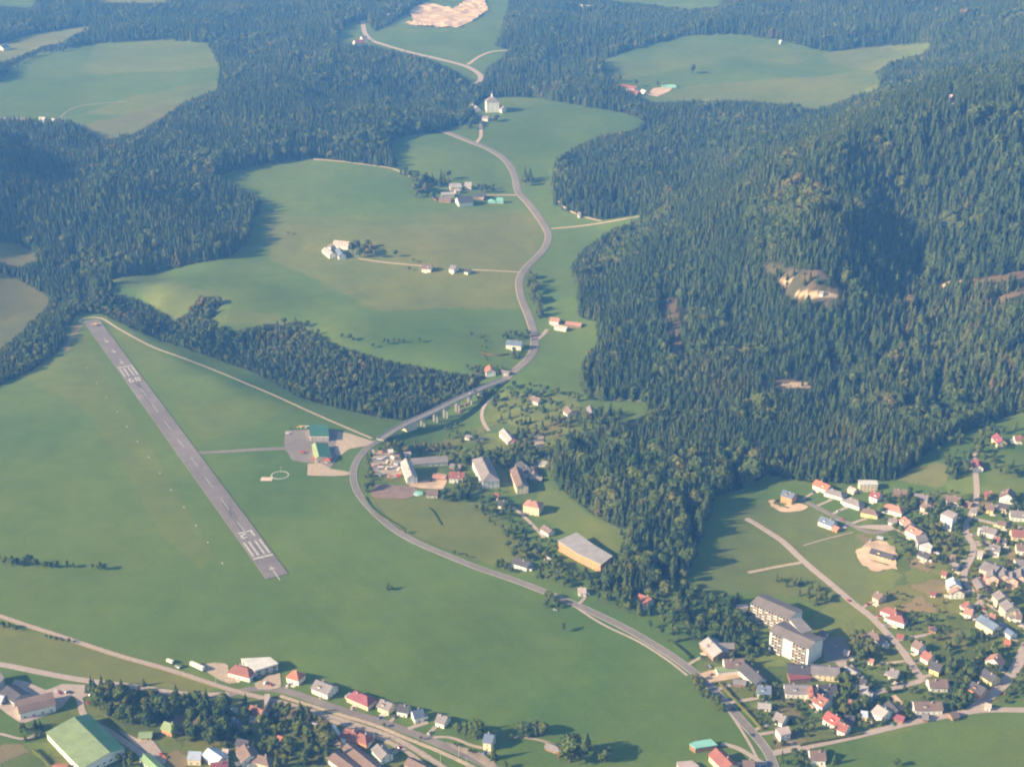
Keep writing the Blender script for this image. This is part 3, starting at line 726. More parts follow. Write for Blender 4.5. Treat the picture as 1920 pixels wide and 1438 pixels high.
def house(reg, x1, y1, x2, y2, W, hw, hr, roof, wall, label, hip=False, cat='house', win=True, balcony=False, chim=True, ext=0.0, over=.8, name=None, group=None, wk='s', step=3.6):
    a, b = Z(reg, x1, y1), Z(reg, x2, y2)
    A_ = at(*a, hr); B_ = at(*b, hr)
    g = min(A_[2], B_[2])
    A_, B_ = plane(*a, A_[2] + hr), plane(*b, B_[2] + hr)
    if A_[0] > B_[0]: A_, B_ = B_, A_
    c = (A_ + B_) / 2; dv = (B_ - A_)[:2]; L = float(np.hypot(*dv)) ; rot = math.atan2(dv[1], dv[0])
    L = max(L - 2 * over * (0 if hip else 1), 4.0)
    if hip: L = L + W * .8
    L += ext
    z0 = float(gz(c[0], c[1])); 
    corners = [(c[0] + sx * L / 2 * math.cos(rot) - sy * W / 2 * math.sin(rot), c[1] + sx * L / 2 * math.sin(rot) + sy * W / 2 * math.cos(rot)) for sx in (-1, 1) for sy in (-1, 1)]
    zl = min(float(gz(*q)) for q in corners)
    root = empty(name or cat.replace(' ', '_'), (c[0], c[1], z0), rot)
    tag(root, label, cat, group)
    FOOT.append((c[0], c[1], L / 2, W / 2, rot, label)); OBST.append((c[0], c[1], math.hypot(L, W) * .42))
    l, w, dz = L / 2, W / 2, zl - z0 - .6
    mb = MB()
    if hip:
        mb.prism([(-l, -w), (l, -w), (l, w), (-l, w)], dz, hw)
    else:
        P = [(-w, dz), (w, dz), (w, hw), (0, hr - .25), (-w, hw)]
        k = len(mb.v)
        mb.v += [(-l, q[0], q[1]) for q in P] + [(l, q[0], q[1]) for q in P]
        mb.f += [(0, 4, 3, 2, 1), (5, 6, 7, 8, 9)] + [(i, (i + 1) % 5, 5 + (i + 1) % 5, 5 + i) for i in range(5)]
        mb.m += [0] * 7
    wo_ = mb.build('wall', M['wall_' + wall], root)
    sl = (hr - hw) / w; ez = hw - sl * over; t = .28
    mb = MB()
    if hip:
        rl = max(l - w * .9, .6); o_ = over
        E = [(-l - o_, -w - o_, ez), (l + o_, -w - o_, ez), (l + o_, w + o_, ez), (-l - o_, w + o_, ez)]
        R1, R2 = (-rl, 0, hr), (rl, 0, hr)
        mb.face([E[0], E[1], R2, R1]); mb.face([E[1], E[2], R2]); mb.face([E[2], E[3], R1, R2]); mb.face([E[3], E[0], R1])
        mb.face([E[3], E[2], E[1], E[0]])
    else:
        lo = l + over
        for s in (-1, 1):
            e0, e1 = (-lo, s * (w + over), ez), (lo, s * (w + over), ez); r0, r1 = (-lo, 0, hr), (lo, 0, hr)
            up = lambda p: (p[0], p[1], p[2] + t)
            q = [e0, e1, r1, r0] if s < 0 else [e1, e0, r0, r1]
            mb.face([up(p) for p in q]); mb.face(q[::-1])
            mb.face([q[0], q[1], up(q[1]), up(q[0])]); mb.face([q[1], q[2], up(q[2]), up(q[1])]); mb.face([q[3], q[0], up(q[0]), up(q[3])])
    ro = mb.build('roof', M['roof_' + roof], root)
    hsh = int(abs(c[0] * 7.3 + c[1] * 3.1)) % 10
    if cat == 'house' and not hip and L > 9 and hsh < 5:       # dormer on the camera-side slope
        sd = -1 if facing(c[0], c[1], rot, 0, -1) else 1; dx = l * (.3 if hsh % 2 else -.25); y0 = sd * w * .75; y1 = sd * w * .15; zb = hw + sl * w * .2
        mb = MB(); mb.box(dx - 1.3, dx + 1.3, min(y0, y1), max(y0, y1), zb, zb + 1.7); dm = mb.build('dormer', M['wall_' + wall], ro)
        mb = MB(); mb.box(dx - 1.6, dx + 1.6, min(y0, y1) - .3, max(y0, y1) + .3, zb + 1.703, zb + 1.9); 
        link('dormer_roof', mb.mesh('dormer_roof', M['roof_' + roof]), ro)
    if cat in ('house', 'farmhouse', 'hotel', 'inn') and hsh % 3 != 0:   # paved terrace in front
        sd = -1 if facing(c[0], c[1], rot, 0, -1) else 1; px0 = -l * .5 + hsh * .4
        mb = MB(); mb.box(px0, px0 + 5.5, min(sd * w, sd * (w + 4)), max(sd * w, sd * (w + 4)), dz, .12 if abs(zl - z0) < .8 else dz + .7); mb.build('terrace', M['wall_beige'], root)
    if cat == 'house' and hsh in (2, 4, 7, 9) and L < 24:                # lean-to garage on one side
        sx = 1 if hsh > 4 else -1; x0_, x1_ = sorted((sx * (l + .02), sx * (l + 4.2)))
        mb = MB(); mb.box(x0_, x1_, -w * .55, w * .4, dz, 2.6); an = mb.build('garage', M['wall_' + wall], root)
        mb = MB(); mb.box(x0_ - .2, x1_ + .2, -w * .55 - .25, w * .4 + .25, 2.603, 2.85); mb.build('flat_roof', M['roof_' + ('grey' if hsh > 4 else 'palegrey')], an)
    if chim: link('chimney', CHIM, ro, (l * .3 * (1 if (int(c[0]) % 2) else -1), w * .22 * (1 if int(c[1]) % 2 else -1), hr - .2))
    if win:
        for (p0, p1, nn_) in (((-l, -w), (l, -w), (0, -1)), ((l, w), (-l, w), (0, 1))):
            if facing(c[0], c[1], rot, *nn_):
                wall_windows(root, p0, p1, 0, hw, nn_, kind=wk, step=step, door=True)
                if balcony:
                    s = nn_[1]; bm_ = MB(); bm_.box(-l * .8, l * .8, s * w, s * (w + 1.3), 2.7, 2.85); bm_.box(-l * .8, l * .8, s * (w + 1.2), s * (w + 1.3), 2.85, 3.8)
                    bm_.build('balcony', M['wood'], root)
        for (p0, p1, nn_) in (((-l, w), (-l, -w), (-1, 0)), ((l, -w), (l, w), (1, 0))):
            if facing(c[0], c[1], rot, *nn_): wall_windows(root, p0, p1, 0, hw + (0 if hip else (hr - hw) * .45), nn_, step=step)
    return root
def block(corners, h, roof, wall, label, cat='building', win=True, name=None, reg='X', overhang=.5, thick=.5, wk='s', step=3.6, fh=2.9, parapet=False, group=None):
    """flat-roofed building from the photo pixels of its roof corners (any order round)"""
    P = [at(*Z(reg, *p), h) for p in corners]
    g = float(np.mean([p[2] for p in P])); Q = [plane(*Z(reg, *p), g + h)[:2] for p in corners]
    ar = sum(Q[i][0] * Q[(i + 1) % len(Q)][1] - Q[(i + 1) % len(Q)][0] * Q[i][1] for i in range(len(Q)))
    if ar < 0: Q = Q[::-1]
    c = np.mean(Q, 0); 
    root = empty(name or cat.replace(' ', '_'), (c[0], c[1], g)); tag(root, label, cat, group)
    loc = [q - c for q in Q]
    rad = max(np.linalg.norm(q) for q in loc); OBST.append((c[0], c[1], rad * .8)); FOOT.append((c[0], c[1], rad * .7, rad * .7, 0, label))
    zl = min(float(gz(*q)) for q in Q) - g - .6
    ins = [q * (1 - overhang / max(np.linalg.norm(q), 1)) for q in loc]
    mb = MB(); mb.prism(ins, zl, h); mb.build('wall', M['wall_' + wall], root)
    mb = MB(); mb.prism(loc, h + .003, h + thick)
    ro = mb.build('roof', M['roof_' + roof], root)
    if win:
        for i in range(len(ins)):
            p0, p1 = ins[i], ins[(i + 1) % len(ins)]; d = p1 - p0; L = np.linalg.norm(d)
            if L < 3: continue
            nn_ = (d[1] / L, -d[0] / L)
            if facing(c[0], c[1], 0, *nn_): wall_windows(root, p0, p1, 0, h, nn_, kind=wk, step=step, fh=fh)
    return root
def hall(reg, eN, rid, eF, ze, zr, roofN, wall, label, roofF=None, cat='hall', name=None, seams=False):
    """gabled hall: near eave, ridge and far eave each by two photo pixels (left, right)"""
    base = at(*Z(reg, *rid[0]), zr)[2]
    def pp(p, z): return plane(*Z(reg, *p), base + z)
    N0, N1 = pp(eN[0], ze), pp(eN[1], ze); R0, R1 = pp(rid[0], zr), pp(rid[1], zr)
    d = (R1 - R0)[:2]; L = np.hypot(*d); d /= L; nrm = np.array([-d[1], d[0]])
    wn_ = abs(float((((N0 + N1) / 2 - (R0 + R1) / 2)[:2]) @ nrm)); 
    wf = wn_ if eF is None else abs(float((((pp(eF[0], ze) + pp(eF[1], ze)) / 2 - (R0 + R1) / 2)[:2]) @ nrm))
    sgn = 1 if float((((N0 + N1) / 2 - (R0 + R1) / 2)[:2]) @ nrm) > 0 else -1
    c = (R0 + R1)[:2] / 2; rot = math.atan2(d[1], d[0])
    root = empty(name or cat, (c[0], c[1], base), rot); tag(root, label, cat)
    OBST.append((c[0], c[1], math.hypot(L, wn_ + wf) * .42)); FOOT.append((c[0], c[1], L / 2, wn_, rot, label))
    l = L / 2; yn, yf = sgn * wn_, -sgn * wf
    zl = -2.0
    P = [(yn, zl), (yf, zl), (yf, ze), (0, zr - .3), (yn, ze)]
    mb = MB(); mb.v += [(-l, q[0], q[1]) for q in P] + [(l, q[0], q[1]) for q in P]
    mb.f += [(0, 4, 3, 2, 1), (5, 6, 7, 8, 9)] + [(i, (i + 1) % 5, 5 + (i + 1) % 5, 5 + i) for i in range(5)]; mb.m += [0] * 7
    mb.build('wall', M['wall_' + wall], root)
    o_ = .7
    for y_, mt in ((yn, roofN), (yf, roofF or roofN)):
        s = 1 if y_ > 0 else -1; y2 = y_ + s * o_; z2 = ze - (zr - ze) * o_ / abs(y_)
        mb = MB(); q = [(-l - o_, y2, z2), (l + o_, y2, z2), (l + o_, 0, zr), (-l - o_, 0, zr)]
        up = [(p[0], p[1], p[2] + .3) for p in q]
        mb.face(up); mb.face(q[::-1]); mb.face([q[0], q[1], up[1], up[0]]); mb.face([q[1], q[2], up[2], up[1]]); mb.face([q[3], q[0], up[0], up[3]])
        sp = mb.build('roof_slope', M['roof_' + mt], root)
        if seams:
            mb = MB(); n = int(L / 3)
            for i in range(1, n):
                x = -l + L * i / n
                mb.face([(x - .06, y2, z2 + .42), (x + .06, y2, z2 + .42), (x + .06, 0, zr + .42), (x - .06, 0, zr + .42)])
                mb.face([(x - .06, y2, z2 + .3), (x - .06, y2, z2 + .42), (x - .06, 0, zr + .42), (x - .06, 0, zr + .3)])
            so = mb.build('roof_seams', M['roof_' + mt], sp); so['kind'] = 'stuff'
    s = 1 if yn > 0 else -1
    if facing(c[0], c[1], rot, 0, s): wall_windows(root, (-l, yn), (l, yn), 0, ze, (0, s), kind='l', step=5.5, fh=4)
    for sx in (-1, 1):
        if facing(c[0], c[1], rot, sx, 0): wall_windows(root, (sx * l, -wn_ * .8), (sx * l, wn_ * .8), 0, ze, (sx, 0), kind='l', step=5, fh=4)
    return root
H = house
# --- along the through road, bottom centre
H('B',1200,562,1232,572, 10.5,5.6,10.5,'orange','white','white house with bright orange pyramid roof beside the through road',hip=True)
block([(725,465),(990,450),(1065,510),(850,575)], 7,'white','grey','large white flat-roofed workshop hall at the road bend','workshop',reg='B',wk='b',step=6)
H('B',690,522,790,548, 13,5,9,'redbrown','white','red-brown hipped house in front of the white workshop',hip=True)
H('B',1400,648,1555,712, 14,5.2,9.5,'grey','white','broad grey-roofed white house right of the orange pyramid roof')
H('B',1755,752,1865,800, 12,5,9.2,'maroon','cream','cream house with plum-red hipped roof by the through road',hip=True)
H('C',545,822,655,868, 11,5,8.8,'grey','cream','grey-roofed cream house next after the plum-red roof')
H('C',700,865,805,884, 10,5,8.6,'dark','white','white house with nearly black roof in the roadside row')
H('C',825,935,925,908, 9,5.5,9.5,'blue','white','narrow white gabled house with slate-blue roof in roadside row')
H('C',1058,955,1150,985, 11,4.5,8.4,'grey','white','last grey-roofed bungalow of the roadside row')
H('C',1478,1135,1565,1152, 12,7.5,11,'blue','cream','tall cream house standing alone right of the through road')
H('B',815,874,930,928, 10,5,9,'redbrown','white','white house with red tiled roof below the road junction')
block([(937,785),(985,782),(990,810),(940,905)], 3.2,'pink','beige','narrow pale flat garage below the road junction','garage',reg='B',win=False)
H('B',430,1262,560,1352, 12,5,8,'metal','white','pale metal-roofed hall seen at an angle, bottom left centre',chim=False)
block([(255,1295),(375,1300),(365,1375),(240,1372)], 5,'metal','cream','square pale metal-roofed annex beside the angled metal hall','annex',reg='B')
H('B',450,1405,610,1380, 12,5,9,'maroon','white','dark red roof cut by the bottom edge, bottom left centre')
H('B',755,1225,815,1335, 14,5,9,'brown','white','big brown-roofed house among the shaded gardens')
H('B',880,1322,960,1345, 10,4.5,8,'brown','cream','low brown hipped house beside the big brown-roofed house',hip=True)
H('A',1475,1022,1580,1062, 10,5,8.5,'lightgreen','orange','orange timber house with light green roof among the trees')
H('A',1245,1128,1370,1122, 8,3,5,'lightgreen','yellow','low green-roofed yellow kiosk beside the gravel yard',chim=False,cat='kiosk')
H('B',1055,1150,1110,1168, 7,3,5,'orange','wood','tiny orange-roofed shed in the shaded gardens',chim=False,cat='shed')
H('B',1360,1035,1420,1048, 7,3,5,'palegrey','wood','tiny pale-roofed garden shed under the trees by the rails',chim=False,cat='shed')
H('B',645,900,672,915, 6,3,4.8,'palegrey','white','tiny white shed left of the red tiled house',chim=False,cat='shed')
H('B',570,1270,610,1275, 7,3,5.5,'pink','wood','little pink-roofed garden house right of the metal hall',chim=False,cat='shed')
# station yard
H('P',1115,630,1225,650, 12,5.5,9.5,'redbrown','orange','orange station house with hipped red roof beside the rails',hip=True)
H('P',1290,690,1370,720, 11,5,8.5,'redbrown','orange','small hipped red-roofed wing next to the station house',hip=True,cat='annex')
block([(1340,800),(1400,775),(1455,800),(1400,850)], 4,'metal','white','small pale metal roof attached behind the station wing','annex',reg='P')
H('P',1530,835,1670,985, 11,5.5,8.5,'grey','white','long white house with grey roof below the station',chim=True)
H('P',1110,830,1560,1200, 10,4.5,7,'brown','white','long brown-roofed goods shed beside the station',cat='goods shed',chim=False,step=6)
H('P',900,935,1330,1260, 12,5,7.6,'brown','white','long brown-roofed goods shed with bright white end wall',cat='goods shed',chim=False,step=6)
# left bottom: halls
hall('A',[(380,1108),(742,1438)],[(668,990),(985,1300)],[(860,1045),(1205,1330)],6.5,9.5,'lightgreen','white','huge sports hall with green metal roof, far slope coloured as shaded',roofF='dgreen',name='sports_hall',seams=True)  # dark green on the slope away from the sun paints in its shade
hall('A',[(205,945),(522,868)],[(165,893),(482,815)],[(130,845),(440,770)],6.5,9.5,'brown','white','brown-roofed hall with bright white curved gable end',name='market_hall')
hall('A',[(1235,1330),(1400,1500)],[(1290,1318),(1460,1480)],[(1330,1300),(1500,1460)],4,6,'green','white','low green-roofed building at the bottom edge beside the sports hall',name='clubhouse',cat='clubhouse')
block([(-90,600),(-10,560),(40,640),(-30,720)], 9,'grey','grey','grey flat-roofed block cut by the left edge','apartment block',reg='A')
H('A',470,1420,590,1430, 9,3.2,5,'orange','beige','small orange-roofed hut at the bottom edge left of the green hall',chim=False,cat='hut')
H('A',-20,790,40,800, 9,4,6.5,'metal','grey','low metal-roofed store in shade at the left edge',chim=False,cat='store')
# farm at bottom centre right
H('E',585,1262,735,1412, 13,6,10,'red','cream','long red-roofed farmhouse with cream wall at the bottom edge',cat='farmhouse')
block([(345,1232),(395,1208),(540,1186),(602,1240),(400,1272)], 4.5,'teal','wood','turquoise-roofed shed behind the long red farmhouse','shed',reg='E',win=False)
H('E',825,1378,935,1380, 11,4.5,8,'brown','white','brown-roofed house half cut by the bottom edge beside the road')
block([(230,1392),(370,1380),(440,1430),(260,1470)], 3.5,'pink','beige','pale flat-roofed store at the bottom edge left of the farm','store',reg='E',win=False)
H('E',1425,1290,1570,1288, 12,5,9,'brown','white','brown-roofed house below the cross street')
H("D",595,1215,770,1280, 6,3,5,"grey","wood","long low grey shed beside the field path",chim=False,cat="shed")
H('D',790,1245,850,1295, 7,3,5.5,'palegrey','wood','little pale-roofed hut under the big round tree',chim=False,cat='hut')
# right bottom quarter, main road side
H('E',515,268,645,398, 17,4.5,8.5,'palegrey','wood','wide villa with pale grey gable roof behind the hedged lawn')
H('E',600,325,760,322, 9,4,6.5,'grey','wood','low grey side wing of the villa behind the hedged lawn',chim=False,cat='annex')
H('E',655,470,840,462, 13,5,9,'brown','white','brown-roofed white house above the sunny terrace')
block([(575,540),(780,535),(800,570),(600,590)], 3.4,'lightgreen','white','long garage with pale green flat roof on the sunny terrace','garage',reg='E',win=False)
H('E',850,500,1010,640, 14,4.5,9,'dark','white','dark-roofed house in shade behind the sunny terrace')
H('E',955,700,1085,706, 12,5.5,9.5,'blue','white','white house with slate-blue roof right of the sunny garden')
H('E',1200,700,1440,702, 13,5,8.5,'grey','white','long grey-roofed row building below the apartment blocks')
H('E',1500,697,1670,690, 12,4.5,8.5,'dark','white','dark-roofed house right of the long row building')
H('E',1500,772,1600,832, 13,5.5,10,'redbrown','white','broad house with rust-red roof in the middle of town')
H('E',1450,700,1462,790, 5,8,11,'red','salmon','slim red gabled tower house beside the rust-red roof',chim=False)
H('E',1590,932,1705,1002, 12,5.5,9.5,'brightred','white','white house with vivid scarlet roof near the cross street')
H('E',1690,1022,1785,1062, 11,5,9,'red','white','red-roofed white gabled house joined below the scarlet roof')
H('E',1130,938,1222,982, 10,4.5,8.5,'grey','white','small grey-roofed house behind the square flat white house')
block([(1118,1090),(1240,1070),(1262,1135),(1168,1160)], 6,'pink','white','square white house with pale flat roof by the road','house',reg='E')
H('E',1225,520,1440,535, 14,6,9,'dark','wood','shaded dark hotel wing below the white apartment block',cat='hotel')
H('E',1440,528,1700,545, 14,6.5,9.5,'grey','cream','cream hotel wing with grey roof below the white apartment block',cat='hotel')
block([(1230,590),(1430,580),(1450,640),(1250,660)], 4,'maroon','wood','low purple-brown flat roof in front of the dark hotel wing','annex',reg='E')
# apartment blocks
def apartment(eN, rid, eF, ze, zr, label, floors, pattern, base_drop=0):
    r = hall('V', eN, rid, eF, ze, zr, 'grey', 'white', label, name='apartment_block', cat='apartment block')
    # drop the generic windows of the front wall, then set balconies and windows bay by bay
    return r
def apt_front(root, l, y, s, ze, floors, bays, kinds):
    rot = 0 if s < 0 else math.pi
    fh = ze / floors
    for f in range(floors):
        for i in range(bays):
            x = -l + 2 * l * (i + .5) / bays
            xx = x if s < 0 else -x
            k = kinds(f, i)
            if k == 'w': link('window', WIN['s'], root, (xx, y, f * fh + 1.6), rot)
            elif k == 'b':
                link('balcony', BALC, root, (xx, y, f * fh + .1), rot)
                link('window', WIN['b'], root, (xx, y, f * fh + 1.45), rot)
            elif k == 'r':
                link('balcony', BALR, root, (xx, y, f * fh + .1), rot)
                link('window', WIN['b'], root, (xx, y, f * fh + 1.45), rot)
def _balc(mt):
    mb = MB(); mb.box(-1.9, 1.9, -1.6, 0, -.1, .08, 0); mb.box(-1.9, 1.9, -1.6, -1.5, .08, 1.0, 1); mb.box(-1.9, -1.8, -1.5, 0, .08, 2.5, 0); mb.box(1.8, 1.9, -1.5, 0, .08, 2.5, 0)
    return mb.mesh('balcony', [M['wall_white'], mt])
BALC = _balc(M['wall_white']); BALR = _balc(M['wall_wood'])
_old = wall_windows
def wall_windows(*a, **k): pass
ap1 = hall('V',[(200,378),(778,642)],[(330,300),(890,545)],[(430,262),(1000,520)],16.5,19.5,'slate','white','rear white apartment block with rows of stepped balconies',name='apartment_block',cat='apartment block')
ap2 = hall('V',[(445,800),(1088,1085)],[(600,725),(1180,985)],[(720,665),(1262,925)],18.5,21.5,'slate','white','front white apartment block with balconies at both ends',name='apartment_block',cat='apartment block')
wall_windows = _old
for root, fl, bays, kf in ((ap1, 6, 13, lambda f, i: 'b' if (i * 2 + f) % 5 < 2 else 'r'), (ap2, 6, 13, lambda f, i: ('-' if i == 0 or i == 12 else 'w' if 4 <= i <= 7 and i % 1 == 0 and (i % 2 == 0 or f % 2 == 0) else '-' if 4 <= i <= 7 else ('r' if f == 0 and i > 7 or (i + f) % 3 else 'b')))):
    fp = [f for f in FOOT if f[5] == root['label']][0]
    l = fp[2]; wn_ = fp[3]
    s = -1 if facing(fp[0], fp[1], fp[4], 0, -1) else 1
    apt_front(root, l, s * wn_, s, 16.5 if root is ap1 else 18.5, fl, bays, kf)
block([(800,655),(965,618),(1150,815),(975,870)], 19.6,'grey','white','raised rear stair wing behind the front apartment block','stair wing',reg='V',win=False)
block([(0,430),(170,425),(190,470),(20,500)], 4,'pink','white','low pale entrance wing left of the rear apartment block','entrance wing',reg='V',win=False)
H('V',1250,810,1370,850, 8,4,6,'brown','white','low brown-roofed boiler house right of the front apartment block',cat='outbuilding')
# --- town, right bottom
H('F',690,-5,770,25, 10,5,8.5,'red','white','white house with red hipped roof, upper of the pair by new road',hip=True)
H('F',755,58,825,80, 10,5,8.8,'red','white','white house with red hipped roof, lower of the pair by new road',hip=True)
H('F',775,235,845,250, 6,2.6,4.4,'red','wood','small red-roofed shed beside the new road',chim=False,cat='shed')
H('F',545,218,610,240, 10,4.5,8.5,'brown','white','brown hipped house in the trees left of the new road',hip=True)
block([(630,325),(690,318),(712,340),(650,350)], 3,'palegrey','white','small white garage below the brown hipped house','garage',reg='F',win=False)
H('F',940,290,1015,335, 10,5,9,'brown','white','brown-roofed white house, first of three right of new road')
H('F',1020,385,1098,432, 10,4.5,8.5,'redbrown','white','reddish-roofed house, middle of three right of new road')
H('F',1090,482,1190,522, 11,5,9,'dark','yellow','yellow house with dark roof, last of three right of new road')
H('F',525,458,562,466, 5,3,5,'salmon','white','tiny pink-roofed garden house on the lawn',chim=False,cat='garden house')
H('F',715,545,800,572, 12,4.2,8,'grey','pinkish','grey-roofed bungalow in the lawn inside the street corner')
H('F',1055,650,1228,646, 12,4.5,8.5,'brown','white','brown-roofed house with white gable end at the street corner')
H('F',920,852,1180,848, 12,4.6,8.2,'brown','white','long brown-roofed house above the cross street')
H('F',470,758,560,772, 10,4.5,8,'palegrey','white','pale-roofed house in the dark garden left of the sandy bed')
H('F',600,872,700,936, 14,5.5,9.5,'palegrey','white','white house with pale grey gable beside the long dark roof')
H('F',700,835,790,930, 8,4.5,7.5,'dark','wood','long dark roof beside the pale grey gable',chim=False,cat='barn')
H('F',450,930,515,936, 8,4,6.5,'metal','yellow','yellow hut with pale blue roof near the cross street',chim=False)
H('F',1688,412,1640,468, 13,5.5,10,'salmon','white','white house with salmon roof left of the through street')
H('F',1560,548,1680,622, 11,5.5,9.5,'dark','yellow','pale yellow house with dark roof beside the through street')
H('F',1452,662,1580,730, 11,5.5,9.5,'dark','orange','orange-walled house with dark roof beside the through street')
H('F',1530,62,1690,168, 12,7,10.5,'blue','cream','long cream house with slate-blue roof')
H('F',1690,130,1835,238, 8,4,6,'blue','white','long blue carport roof right of the long cream house',chim=False,cat='carport')
H('F',430,632,510,652, 9,4,7,'dark','white','dark-roofed house behind the cream hotel wing')
H('F',310,525,420,590, 6,3.4,4.6,'palegrey','beige','low beige row of garages above the cream hotel wing',chim=False,cat='garages')
H('F',760,955,850,985, 8,3,5,'maroon','wood','low purple-roofed shed at the cross street',chim=False,cat='shed')
H('F',1575,860,1620,870, 6,3,5,'pink','white','tiny white kiosk where the two streets meet',chim=False,cat='kiosk')
H('F',1090,180,1130,190, 5,2.4,4,'dark','orange','tiny orange playhouse on the big lawn',chim=False,cat='playhouse')
# --- town, right middle
H('G',45,292,178,345, 11,4.5,8.5,'orange','white','white house with vivid orange-red roof at the wood edge')
H('G',180,374,275,400, 11,4,7.5,'grey','white','grey hipped house next to the vivid orange-red roof',hip=True)
H('G',352,452,432,478, 11,4.5,8.5,'grey','white','grey hipped white house, second row below the wood',hip=True)
block([(425,298),(595,302),(608,340),(440,345)], 8,'white','cream','cream house with white flat roof at the wood edge','house',reg='G')
H('G',552,392,632,420, 11,5,9,'maroon','white','white gabled house with crimson roof below the flat-roofed one')
H('G',500,549,580,562, 10,4.5,8,'brown','yellow','yellow house with brown hipped roof beside the sloping lawn',hip=True)
H('G',745,376,872,382, 11,5,8.5,'brown','wood','timber-fronted chalet with brown roof and long balcony',balcony=True)
H('G',932,420,1060,430, 12,4.5,8,'grey','white','long grey-roofed house right of the timber-fronted chalet')
H('G',1015,492,1110,535, 11,4.5,8,'brown','beige','beige house with mossy brown roof in the dense row')
H('G',955,478,1000,486, 6,3.5,5.5,'brightred','wood','tiny scarlet-roofed shed between the grey and mossy roofs',chim=False,cat='shed')
H('G',1218,432,1350,446, 12,5.5,9,'brown','white','brown-roofed guesthouse with white balconies',balcony=True)
H('G',705,510,800,532, 12,4.5,8.5,'salmon','white','white house with wide salmon hipped roof',hip=True)
H('G',842,622,905,680, 11,5,8.5,'salmon','white','upper salmon-roofed house of the terrace pair')
H('G',892,702,1010,760, 13,5,8.5,'salmon','white','lower salmon-roofed house of the terrace pair')
block([(1168,605),(1232,563),(1325,605),(1275,650)], 14,'pink','white','tall white tower house with pale pink roof','tower house',reg='G',wk='s')
block([(938,802),(1035,780),(1060,845),(965,870)], 7.5,'grey','grey','grey flat roof joined behind the white cube house','building',reg='G')
block([(975,880),(1060,858),(1100,895),(1085,915),(1000,905)], 7,'white','white','white cube house with flat roof above the dark terrace','house',reg='G')
H('G',980,928,1080,972, 9,3.4,6,'dark','grey','dark terrace house in front of the white cube house')
H('G',545,913,748,962, 9,3,6.2,'dark','yellow','unfinished house with black roof on the sandy building plot',chim=False)
H('G',92,622,222,668, 11,4.5,8,'blue','white','white house with blue-grey roof below the hill street')
H('G',205,700,262,722, 7,3,5,'salmon','orange','orange porch building beside the blue-grey roofed house',chim=False,cat='annex')
H('H',1192,386,1300,418, 12,8,11.5,'blue','orange','tall orange-walled house with slate roof at the hill street end')
H('G',1570,395,1640,412, 10,3.5,6.5,'maroon','wood','low dark red-brown house beside the sandy street')
H('G',1790,362,1770,430, 15,5.5,10.5,'brown','white','big brown chevron-gabled house at the right edge')
H('G',1580,512,1655,520, 10,4,8,'brown','yellow','yellow house with brown roof right of the town street')
H('G',1790,572,1990,580, 12,4.5,8.5,'grey','white','long grey-roofed white house cut by the right edge')
H('G',1545,706,1680,738, 13,4.5,8,'grey','white','broad grey-roofed house with white dormer by the street')
block([(1500,728),(1555,718),(1570,745),(1515,755)], 6,'white','white','small white cube at the corner of the broad grey roof','annex',reg='G')
H('G',1645,800,1705,812, 8,5,8,'redbrown','cream','small cream gabled house with red-brown roof')
H('G',1602,874,1708,886, 12,4.5,8,'grey','white','grey-roofed square house, middle of the right-hand quarter')
H('G',1800,745,1990,748, 13,4.5,8.5,'redbrown','cream','red-brown long roof cut by the right edge')
H('G',1845,872,1980,880, 12,4.5,8,'brown','white','brown-grey roof cut by the right edge, above the white strip')
H('G',1835,1012,1980,1012, 11,4,7,'grey','white','low grey building with white front cut by the right edge',cat='building')
H('G',1560,1025,1700,1080, 20,9,12.5,'grey','salmon','main wing of the salmon hotel with grey-violet roof',cat='hotel')
for k_, (xa, ya, xb, yb) in enumerate([(1640,1075,1640,1160),(1735,1070,1745,1155),(1812,1110,1815,1180),(1890,1080,1893,1165)]):
    H('G',xa,ya,xb,yb, 11,8.5,12,'grey','salmon',['first gabled bay of the salmon hotel, nearest the street','second gabled bay of the salmon hotel','third gabled bay of the salmon hotel','fourth gabled bay of the salmon hotel at the right edge'][k_],cat='hotel bay',balcony=True)
H('S',1470,430,1580,560, 13,8,12,'grey','cream','upper gable of the large cream town house')
H('S',1610,600,1730,740, 14,9,13,'grey','cream','lower gable of the large cream town house')
H('S',645,195,690,335, 12,5.5,9.5,'metal','white','house with pale blue metal roof left of the town street')
H('S',700,372,735,450, 13,5.5,9.5,'salmon','white','terracotta-roofed house with dark balconies below pale blue roof',balcony=True)
H('S',875,640,945,690, 11,4.5,8,'redbrown','white','dusky red-roofed house at the street corner')
H('S',1070,200,1190,395, 9,3.2,5.2,'grey','wood','low grey garage roof along the town street',chim=False,cat='garages')
H('S',250,470,320,476, 5,2.6,4.4,'maroon','white','tiny maroon garden hut on the big lawn',chim=False,cat='hut')
H('S',235,1095,280,1100, 5,2.4,4,'redbrown','orange','tiny orange wooden hut low on the big lawn',chim=False,cat='hut')
H('G',590,1290,655,1325, 11,5,8.8,'brown','salmon','brown-roofed house above the pair of red hipped roofs')
H('Q',1078,562,1108,700, 10,5,8.5,'maroon','white','purple-red farmhouse on the lane below the wood',cat='farmhouse')
H('Q',890,590,1005,604, 7,3,5.2,'palegrey','white','low pale wing of the purple-red farmhouse',chim=False,cat='annex')
H('Q',1430,120,1540,235, 11,6,10,'maroon','cream','cream house with violet roof highest in the town')
H('Q',1740,165,1900,160, 11,5,8.5,'redbrown','white','white house at the right edge beside the violet-roofed one')
H('G',1700,500,1790,520, 9,3.5,6.5,'dark','white','dark-roofed house with white eaves below the chevron gable',balcony=True)
H('G',1270,960,1310,975, 7,3,5.5,'brown','wood','small brown shed in deep shade by the town street',chim=False,cat='shed')
